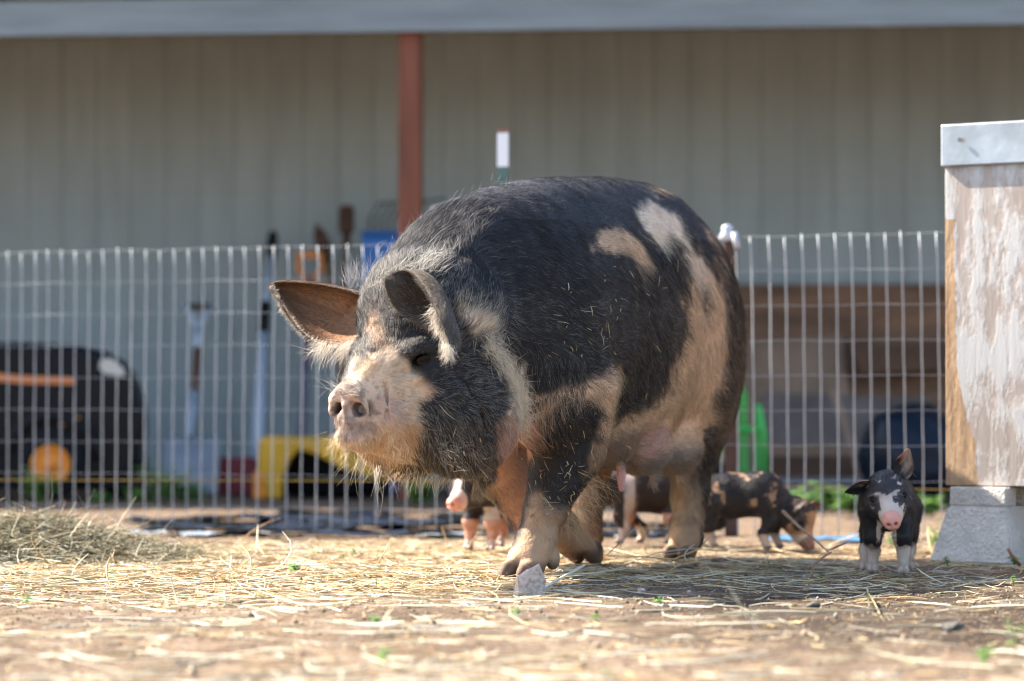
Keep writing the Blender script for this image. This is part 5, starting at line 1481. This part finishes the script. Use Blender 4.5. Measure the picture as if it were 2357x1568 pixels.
# ================================================================== plywood box on pier blocks at the right
BXA = math.radians(-34)
bx = empty('plywood_box', (1.082, 7.66, 0.0), BXA, 'tall plywood box with peeling white paint and a metal capped top at the right edge', 'box')
zb = 0.182; zt = CAM_H + (HZ - 380) / FPX * 7.66
def ply_mat():
    m = bpy.data.materials.new('peeling plywood'); nt, b = nodes_of(m)
    tc = nt.nodes.new('ShaderNodeTexCoord')
    def noise(sc, det=6, rough=0.6, st=(1, 1, 1)):
        mp_ = nt.nodes.new('ShaderNodeMapping'); mp_.inputs['Scale'].default_value = st
        n = nt.nodes.new('ShaderNodeTexNoise'); n.inputs['Scale'].default_value = sc; n.inputs['Detail'].default_value = det; n.inputs['Roughness'].default_value = rough
        nt.links.new(tc.outputs['Object'], mp_.inputs[0]); nt.links.new(mp_.outputs[0], n.inputs['Vector']); return n
    def ramp(a, ca, b_, cb):
        r = nt.nodes.new('ShaderNodeValToRGB'); r.color_ramp.elements[0].position = a; r.color_ramp.elements[1].position = b_
        r.color_ramp.elements[0].color = (*ca, 1); r.color_ramp.elements[1].color = (*cb, 1); return r
    def math_(op, a, b_):
        n = nt.nodes.new('ShaderNodeMath'); n.operation = op
        for i_, q_ in enumerate((a, b_)):
            if isinstance(q_, (int, float)): n.inputs[i_].default_value = q_
            else: nt.links.new(q_, n.inputs[i_])
        return n.outputs[0]
    def mix(f, a, b_):
        n = nt.nodes.new('ShaderNodeMix'); n.data_type = 'RGBA'
        nt.links.new(f, n.inputs[0])
        for i_, q_ in ((6, a), (7, b_)):
            if isinstance(q_, tuple): n.inputs[i_].default_value = (*q_, 1)
            else: nt.links.new(q_, n.inputs[i_])
        return n.outputs[2]
    grain = ramp(0.3, (0.36, 0.29, 0.25), 0.7, (0.47, 0.41, 0.37)); ng = noise(5, 8, 0.7, (9, 9, 0.8)); nt.links.new(ng.outputs['Fac'], grain.inputs[0])
    paint = ramp(0.44, (0, 0, 0), 0.54, (1, 1, 1)); n1 = noise(6.5, 9, 0.68, (2.2, 2.2, 0.8)); nt.links.new(n1.outputs['Fac'], paint.inputs[0])
    col = mix(paint.outputs[0], grain.outputs[0], (0.56, 0.55, 0.535))
    # torn veneer along the left edge, wider towards the bottom
    sx = nt.nodes.new('ShaderNodeSeparateXYZ'); nt.links.new(tc.outputs['Object'], sx.inputs[0])
    n2 = noise(9, 6, 0.6, (1.5, 1.5, 1.0))
    wob = math_('MULTIPLY_ADD', n2.outputs['Fac'], 0.07)
    wob.node.inputs[2].default_value = -0.035
    wz = math_('MULTIPLY', math_('MAXIMUM', math_('SUBTRACT', 0.48, sx.outputs[2]), 0.0), 0.20)
    lim = math_('ADD', math_('ADD', wz, 0.034), wob)
    edge = math_('LESS_THAN', sx.outputs[0], lim)
    top = math_('LESS_THAN', sx.outputs[2], 0.845)
    e2 = math_('MULTIPLY', edge, top)
    raw = ramp(0.3, (0.33, 0.20, 0.11), 0.7, (0.58, 0.40, 0.25)); n3 = noise(12, 8, 0.7, (3, 3, 1)); nt.links.new(n3.outputs['Fac'], raw.inputs[0])
    col2 = mix(e2, col, raw.outputs[0])
    nt.links.new(col2, b.inputs['Base Color']); b.inputs['Roughness'].default_value = 0.8; b.inputs['Specular IOR Level'].default_value = 0.25
    h = math_('SUBTRACT', math_('MULTIPLY', paint.outputs[0], 0.5), math_('MULTIPLY', e2, 0.9))
    h2 = math_('ADD', h, math_('MULTIPLY', ng.outputs['Fac'], 0.5))
    bp = nt.nodes.new('ShaderNodeBump'); bp.inputs['Strength'].default_value = 0.8; bp.inputs['Distance'].default_value = 0.004
    nt.links.new(h2, bp.inputs['Height']); nt.links.new(bp.outputs[0], b.inputs['Normal'])
    return m
plym = ply_mat()
mb = MB(); mb.box((0.6, 0.009, (zb + zt) / 2), (1.2, 0.018, zt - zb)); mb.build('front_panel', plym, bx, bevel=0.002)
mb = MB(); mb.box((0.009, 0.4, (zb + zt) / 2), (0.018, 0.764, zt - zb)); mb.box((1.191, 0.4, (zb + zt) / 2), (0.018, 0.764, zt - zb)); mb.box((0.6, 0.791, (zb + zt) / 2), (1.2, 0.018, zt - zb)); mb.build('side_panels', bw2, bx)
mb = MB(); mb.box((0.6, 0.4, zb + 0.03), (1.16, 0.76, 0.04)); mb.build('floor_panel', bw2, bx)
zc = CAM_H + (HZ - 288) / FPX * 7.66
capm = mat('metal flashing', (0.52, 0.57, 0.62), 0.42, metal=0.6, noise=0.35, nscale=7, bump=0.3, bscale=9)
mb = MB(); mb.box((0.6, 0.40, (zt + zc) / 2 - 0.002), (1.212, 0.824, zc - zt + 0.006)); cap = mb.build('metal_cap', capm, bx, bevel=0.004)
mb = MB(); mb.lathe([(0.006, 0), (0.005, 0.003), (0.001, 0.004)], axis='Y', c=(0.05, -0.020, (zt + zc) / 2 + 0.01), n=10); mb.build('nail', steel, cap)
def pier(px, d, rz, label, w=0.24):
    c = Vector(((px - CXP) / FPX * d, d, 0))
    t = empty('pier_block', tuple(c), rz, label, 'concrete block')
    hw, tw, h = w / 2, w / 2 * 0.72, 0.132
    bm = bmesh.new()
    v = [bm.verts.new(q) for q in [(-hw, -hw, -0.01), (hw, -hw, -0.01), (hw, hw, -0.01), (-hw, hw, -0.01), (-tw, -tw, h), (tw, -tw, h), (tw, tw, h), (-tw, tw, h)]]
    for f in [(0, 3, 2, 1), (4, 5, 6, 7), (0, 1, 5, 4), (1, 2, 6, 5), (2, 3, 7, 6), (3, 0, 4, 7)]: bm.faces.new([v[i] for i in f])
    bmesh.ops.bevel(bm, geom=bm.edges[:], offset=0.006, segments=2, affect='EDGES')
    bmesh.ops.subdivide_edges(bm, edges=[e for e in bm.edges if e.calc_length() > 0.05], cuts=16, use_grid_fill=True)
    bmesh.ops.recalc_face_normals(bm, faces=bm.faces[:])
    for q in bm.verts: q.co += q.normal * float(fbm(np.array(q.co), 28, 8, 3)) * 0.0015
    me = bpy.data.meshes.new('block_body'); bm.to_mesh(me); bm.free()
    me.materials.append(mat('concrete', (0.72, 0.68, 0.62), 0.9, noise=0.22, nscale=16, bump=0.9, bscale=110))
    o = bpy.data.objects.new('block_body', me); link(o, t)
    # the notch for the beam: dark saddle strap
    for s_ in (-1, 1):
        mb = MB(); mb.box((s_ * tw * 0.66, 0.0, h + 0.0235), (tw * 0.60, 2 * tw - 0.012, 0.047)); mb.build('rib', o.data.materials[0], t, bevel=0.004)
    return t
pier(2288, 7.66, math.radians(50), 'pale tapered concrete block under the near left corner of the plywood box')
# ================================================================== piglets
pig_skin = attr_mat('piglet skin', rough=0.5, spec=0.35, bump=0.3, bscale=300, sss=0.15)
def leaf_ear(base, tip, up, width, cup=0.35, thick=0.0025):
    """closed leaf shaped ear shell from base to tip; up is the side its opening faces"""
    base, tip, up = Vector(base), Vector(tip), Vector(up).normalized()
    ax = tip - base; L = ax.length; ax.normalize(); sd = ax.cross(up).normalized(); up = sd.cross(ax)
    prof = [(0.0, 0.34), (0.15, 0.46), (0.35, 0.52), (0.55, 0.45), (0.75, 0.30), (0.90, 0.14), (1.0, 0.02)]
    nv = 7; vi = []
    for t, w in prof:
        for k in range(nv):
            a = (k / (nv - 1) - 0.5) * 2
            vi.append(base + ax * L * t + sd * a * w * width + up * (a * a - 1) * w * width * cup + up * t * t * L * 0.12)
    f = []
    for i in range(len(prof) - 1):
        for k in range(nv - 1):
            a = i * nv + k; f.append((a, a + 1, a + nv + 1, a + nv))
    n = len(vi)
    vo = [v - up * thick for v in vi]
    ff = f + [tuple(n + i for i in q[::-1]) for q in f]
    rim = [i * nv for i in range(len(prof))] + [(len(prof) - 1) * nv + k for k in range(1, nv)] + [i * nv + nv - 1 for i in range(len(prof) - 2, -1, -1)]
    for a, b in zip(rim[:-1], rim[1:]): ff.append((a, n + a, n + b, b))
    return np.array([tuple(v) for v in vi + vo]), np.array(ff)

def piglet(label, loc, rz, head=(0, 0, 0), feet=None, scale=1.0, colour=None, seed=1, head_at=(0.095, 0, 0.165), back=0.0, ears=None, nh=22000, tail=True):
    """rz: direction it faces (0 = +X). head: yaw, pitch(down +), roll. feet: four (x,y,z) hoof points LF RF LH RH"""
    feet = feet or [(0.045, 0.034, 0), (0.030, -0.034, 0), (-0.115, 0.034, 0), (-0.135, -0.034, 0)]
    vx = 0.0030
    b = Body((-0.24, -0.13, -0.004), (0.27, 0.13, 0.30), vx)
    b.loft([(-0.172, 0.020, 0.165, 0.115), (-0.160, 0.037, 0.185, 0.095), (-0.125, 0.049, 0.200, 0.084), (-0.07, 0.053, 0.206, 0.080), (-0.01, 0.050, 0.203, 0.088), (0.04, 0.045, 0.200, 0.096), (0.065, 0.034, 0.188, 0.115)], k=0, pear=0.1)
    hx, hy, hz = head_at
    b.cone((0.02, 0, 0.150), (hx - 0.012, hy, hz), 0.052, 0.040, 0.03)
    M = Matrix.Rotation(R(head[0]), 3, 'Z') @ Matrix.Rotation(R(head[1]), 3, 'Y') @ Matrix.Rotation(R(head[2]), 3, 'X')
    H = lambda p: tuple(Vector(head_at) + M @ Vector(p))
    b.ell(H((0.0, 0, 0.006)), (0.044, 0.044, 0.042), 0.02)
    b.cone(H((0.012, 0, 0.002)), H((0.052, 0, -0.012)), 0.036, 0.024, 0.02)
    b.cone(H((0.045, 0, -0.012)), H((0.078, 0, -0.018)), 0.024, 0.0175, 0.012)
    b.cone(H((0.0, 0, -0.022)), H((0.060, 0, -0.030)), 0.026, 0.012, 0.015)
    for s in (1, -1): b.ell(H((0.008, 0.026 * s, -0.012)), (0.028, 0.020, 0.024), 0.015)
    # disc
    a1, a2 = H((0.078, 0, -0.018)), H((0.086, 0, -0.018))
    b.cone(a1, a2, 0.0185, 0.0180, 0.004)
    for s in (1, -1):
        b.cone(H((0.110, 0.0068 * s, -0.018)), H((0.092, 0.0065 * s, -0.018)), 0.0042, 0.0038, 0.002, sub=True)
        b.ell(H((0.030, 0.0305 * s, 0.010)), (0.007, 0.006, 0.006), 0.004, sub=True)
    hips = [(0.035, 0.030), (0.035, -0.030), (-0.120, 0.032), (-0.120, -0.032)]
    for i, (fx, fy, fz) in enumerate(feet):
        ax, ay = hips[i]
        top = (ax, ay, 0.125); hind = i > 1
        knee = (ax * 0.55 + fx * 0.45 + (0.010 if not hind else 0.014), ay * 0.6 + fy * 0.4, 0.075 + fz * 0.5)
        hock = (ax * 0.15 + fx * 0.85 - (0.006 if not hind else 0.018), fy, 0.045 + fz)
        b.chain([(top, 0.034 if hind else 0.029), (knee, 0.022 if hind else 0.0180), (hock, 0.0118), ((fx, fy, 0.020 + fz), 0.0105)], 0.012)
        for s in (1, -1): b.ell((fx + 0.006, fy + 0.0058 * s, 0.007 + fz), (0.0125, 0.0062, 0.0085), 0.002)
    v, f = b.mesh(1)
    nb = len(v)
    if ears is None: ears = [((-0.006, 0.030, 0.034), (-0.012, 0.068, 0.062), (1, 0.2, 0.2)), ((-0.006, -0.030, 0.034), (-0.012, -0.068, 0.062), (1, -0.2, 0.2))]
    for (bb, tt, uu) in ears:
        ev, ef = leaf_ear(H(bb), H(tt), M @ Vector(uu), 0.040)
        v, f = add_part(v, f, ev, ef)
    if tail:
        mb = MB(); mb.tube([(-0.165, 0, 0.165), (-0.185, 0.004, 0.160), (-0.192, 0.010, 0.145), (-0.184, 0.012, 0.132), (-0.188, 0.006, 0.118)], [0.006, 0.005, 0.004, 0.003, 0.0015], 6, caps=False)
        v, f = add_part(v, f, np.array(mb.v, float), np.array(mb.f))
    c, s_ = math.cos(rz), math.sin(rz)
    Rz = np.array(((c, -s_, 0), (s_, c, 0), (0, 0, 1)))
    vl = v * scale
    vw = vl @ Rz.T + np.array(loc)
    o = mesh_obj('piglet', vl, f, pig_skin, None, True)
    o.location = loc; o.rotation_euler = (0, 0, rz)
    hinv = np.array(M.inverted())
    def hl_(p): return ((p / scale) - np.array(head_at)) @ hinv.T
    cols = colour(vl / scale, hl_(vl), vw)
    set_cols(o, np.clip(cols, 0, 0.9))
    n_ = vnormals(vl, f)
    wf_ = np.ones(len(f)); fz_ = vl[f].mean(1)
    hd_ = hl_(fz_); wf_[(hd_[:, 0] > 0.082) & (np.abs(hd_[:, 1]) < 0.022) & (np.abs(hd_[:, 2] + 0.018) < 0.022)] = 0
    wf_[fz_[:, 2] < 0.012] = 0
    r_, nn_, _ = sample(vl, f, n_, wf_, nh, seed)
    gg = np.random.default_rng(seed)
    hr_ = hl_(r_)
    dr = np.tile(np.array((-1.0, 0, -0.35)), (nh, 1)); lg = r_[:, 2] < 0.07 * scale; dr[lg] = (-0.3, 0, -1)
    dr += gg.normal(0, 0.25, (nh, 3))
    cc = colour(r_ / scale + gg.normal(0, 0.002, (nh, 3)), hr_, r_ @ Rz.T + np.array(loc)) * gg.uniform(0.6, 1.35, (nh, 1))
    Lh = gg.uniform(0.006, 0.017, nh) * scale; Lh[hr_[:, 0] > 0.05] *= 0.4
    ho_ = hair_obj('fur', r_, dr, nn_, Lh, 0.00028, cc, o, npt=4, lift=0.35, curl=0.2, droop=0.05, seed=seed)
    for s in (1, -1):
        mb = MB(); e_ = Vector(H((0.0285, 0.0300 * s, 0.010))) * scale
        mb.lathe([(0.0052 * scale * math.sin(math.pi * k / 8), -0.0052 * scale * math.cos(math.pi * k / 8)) for k in range(1, 8)], n=12)
        eo = mb.build('eye', eyem, o, smooth=True); eo.location = e_
    return tag(o, label, 'piglet', 'piglets around the sow')

K_ = np.array((0.018, 0.017, 0.020)); W_ = np.array((0.66, 0.55, 0.47)); PK = np.array((0.70, 0.33, 0.26)); TN = np.array((0.42, 0.28, 0.18)); HF = np.array((0.25, 0.20, 0.17))
def disc_pink(c, h):
    m = (h[:, 0] > 0.0765) & (np.abs(h[:, 2] + 0.018) < 0.022)
    c[m] = PK * 1.05
    return c
def col_right(p, h, w):
    n = len(p); c = np.tile(K_, (n, 1))
    nz = vnoise(h, 55, 3); nz2 = fbm(h, 30, 4, 2)
    head_ = (h[:, 0] > -0.01) & (np.linalg.norm(h - np.array((0.03, 0, 0)), axis=1) < 0.075)
    sp_ = fbm(h, 75, 44, 3)
    face = head_ & (nz2 * 0.06 + h[:, 0] > 0.014)
    c[face] = W_ * 0.92
    c[face & (sp_ > 0.07) & (h[:, 0] < 0.060)] = K_ * 2.5
    c[face & (h[:, 2] > 0.026) & (nz > 0.0)] = K_ * 2.5
    c[head_ & (np.abs(h[:, 1]) > 0.030) & (nz2 > -0.15)] = K_ * 2.5
    c[head_ & (np.abs(np.abs(h[:, 1]) - 0.030) < 0.012) & (np.abs(h[:, 2] - 0.012) < 0.012)] = K_ * 2.2
    ear = (np.abs(h[:, 1]) > 0.036) & (h[:, 2] > 0.030)
    c[ear] = np.where((nz[ear] > -0.1)[:, None], np.array((0.36, 0.29, 0.23)), np.array((0.10, 0.08, 0.07)))
    fr = (p[:, 2] < 0.060 + 0.012 * nz); c[fr] = W_ * 0.82
    fr2 = (p[:, 0] > 0.05) & (p[:, 2] < 0.12) & (np.abs(p[:, 1]) < 0.02); c[fr2 & ~head_] = W_
    c[p[:, 2] < 0.012] = np.array((0.50, 0.40, 0.36))
    return disc_pink(c, h)
def col_graze(p, h, w):
    n = len(p); c = np.tile(K_ * 1.4, (n, 1))
    nz = fbm(p * (1.5, 1, 0.7), 34, 14, 3)
    m = (nz > 0.27) & (p[:, 2] > 0.115); c[m] = TN * 1.0
    face = h[:, 0] > 0.018; c[face] = np.array((0.40, 0.25, 0.15))
    m = face & (fbm(h, 30, 3, 2) > 0.2); c[m] = K_ * 3
    leg = p[:, 2] < 0.042; c[leg] = W_ * 0.95
    ear = (np.abs(h[:, 1]) > 0.034) & (h[:, 2] > 0.028); c[ear] = np.array((0.10, 0.08, 0.07))
    c[p[:, 2] < 0.012] = HF
    c = disc_pink(c, h); c[h[:, 0] > 0.068] *= 0.35; return c
def col_mid(p, h, w):
    n = len(p); c = np.tile(np.array((0.040, 0.026, 0.020)), (n, 1))
    leg = (p[:, 2] < 0.085) & (fbm(p, 22, 8, 2) > -0.25); c[leg] = np.array((0.66, 0.36, 0.28))
    c[(p[:, 2] < 0.10) & (np.abs(p[:, 1]) < 0.03) & (p[:, 0] > 0.02)] = np.array((0.66, 0.40, 0.32))
    c[p[:, 2] < 0.045] = W_ * 1.1
    c[(p[:, 0] > 0.015) & (p[:, 0] < 0.045) & (p[:, 1] > 0)] = W_ * 0.9
    ear = (np.abs(h[:, 1]) > 0.034) & (h[:, 2] > 0.028); c[ear] = W_
    c[p[:, 2] < 0.012] = HF
    return disc_pink(c, h)
def col_chin(p, h, w):
    n = len(p); c = np.tile(np.array((0.035, 0.026, 0.024)), (n, 1))
    face = (h[:, 0] > 0.060) | ((np.abs(h[:, 1] + 0.004) < 0.010) & (h[:, 0] > 0.0)); c[face] = np.array((0.62, 0.46, 0.39))
    c[(p[:, 0] > 0.058) & (p[:, 2] < 0.110) & (h[:, 0] < 0.03) & (p[:, 1] > 0.012)] = W_
    leg = p[:, 2] < 0.080; c[leg] = np.array((0.60, 0.34, 0.25))
    c[p[:, 2] < 0.030] = W_
    c[p[:, 2] < 0.012] = HF
    return disc_pink(c, h)

# right piglet walking towards us
d1 = 6.98
p1 = piglet('black piglet with mottled white face and white socks walking towards the viewer at the right', ((2050 - CXP) / FPX * d1, d1 + 0.06, 0), math.radians(-100), head=(6, 22, 10), head_at=(0.100, 0.006, 0.158),
       feet=[(0.060, 0.034, 0), (0.020, -0.030, 0), (-0.110, 0.036, 0), (-0.06, -0.050, 0)], scale=1.12, colour=col_right, seed=51,
       ears=[((-0.006, 0.030, 0.034), (-0.018, 0.058, 0.088), (1, -0.5, 0.1)), ((-0.006, -0.032, 0.026), (0.004, -0.085, 0.030), (1, 0.1, -0.5))])
# grazing piglet
d2 = 8.15
piglet('black and tan blotched piglet grazing with its nose to the ground', ((1738 - CXP) / FPX * d2, d2, 0), math.radians(-12), head=(-18, 55, 0), head_at=(0.112, -0.004, 0.092), scale=0.98,
       feet=[(0.055, 0.034, 0), (0.030, -0.034, 0), (-0.125, 0.034, 0), (-0.160, -0.034, 0)], colour=col_graze, seed=52,
       ears=[((-0.006, 0.030, 0.030), (0.000, 0.064, 0.050), (1, 0.2, 0.2)), ((-0.006, -0.030, 0.030), (0.002, -0.066, 0.046), (1, -0.2, 0.2))])
# piglet seen between the sow's legs, walking to the left
d3 = 8.45
piglet('dark piglet with pink legs walking left, seen between the legs of the sow', ((1468 - CXP) / FPX * d3, d3, 0), math.radians(184), head=(10, 22, 0), head_at=(0.110, 0, 0.150), scale=1.0,
       feet=[(0.050, 0.036, 0), (-0.015, -0.036, 0), (-0.085, 0.034, 0), (-0.165, -0.034, 0)], colour=col_mid, seed=53,
       ears=[((-0.004, 0.030, 0.030), (-0.050, 0.058, 0.045), (0.3, 0.8, 0.6)), ((-0.004, -0.030, 0.030), (-0.050, -0.058, 0.045), (0.3, -0.8, 0.6))])
# piglet under the sow's chin
d4 = 8.0
piglet('dark piglet with pink snout and white blaze standing under the chin of the sow', ((1128 - CXP) / FPX * d4, d4 + 0.08, 0), math.radians(-114), head=(-10, 14, 4), head_at=(0.100, -0.006, 0.160), scale=1.05,
       feet=[(0.062, 0.030, 0), (0.050, -0.036, 0), (-0.115, 0.034, 0), (-0.135, -0.034, 0)], colour=col_chin, seed=54)

# ------------------------------------------------------------------ bits of straw caught in the coat
g = np.random.default_rng(77)
spots = [((1390, 720), 45, 18), ((1310, 790), 40, 12), ((1430, 640), 60, 10), ((1600, 700), 90, 12), ((1310, 1080), 38, 28), ((1285, 1150), 26, 20), ((1040, 1075), 45, 22), ((1660, 850), 60, 8), ((1500, 900), 80, 8), ((1400, 980), 40, 10)]
tri_p = topx(sv); cand = np.where((sn * (camv - sv)).sum(1) > 0)[0]
dep = sv[:, 1]
fp, fa = [], []
for (c_, rad_, n__) in spots:
    for _ in range(n__):
        q = np.array(c_) + g.normal(0, rad_, 2)
        dd = np.abs(tri_p[cand] - q).sum(1); k = cand[np.where(dd < 6)[0]]
        if len(k) == 0: continue
        k = k[np.argmin(dep[k])]
        fp.append(sv[k] + sn[k] * 0.012); fa.append(sn[k])
fp = np.array(fp); fa = np.array(fa); n = len(fp)
az_ = np.arctan2(fa[:, 0], -fa[:, 1]) + g.normal(0, 0.5, n); pt_ = g.normal(-0.6, 0.7, n)
fb = strands('straw_bits', fp, az_, pt_, g.gamma(3, 0.0045, n) + 0.004, g.uniform(0.0008, 0.0015, n), scol(n, g, (0.4, 0.2, 0.2, 0.1, 0.05, 0, 0.05)), straw_m, K=3, seed=78)
tag(fb, 'little bits of straw caught in the coat of the sow', kind='stuff')
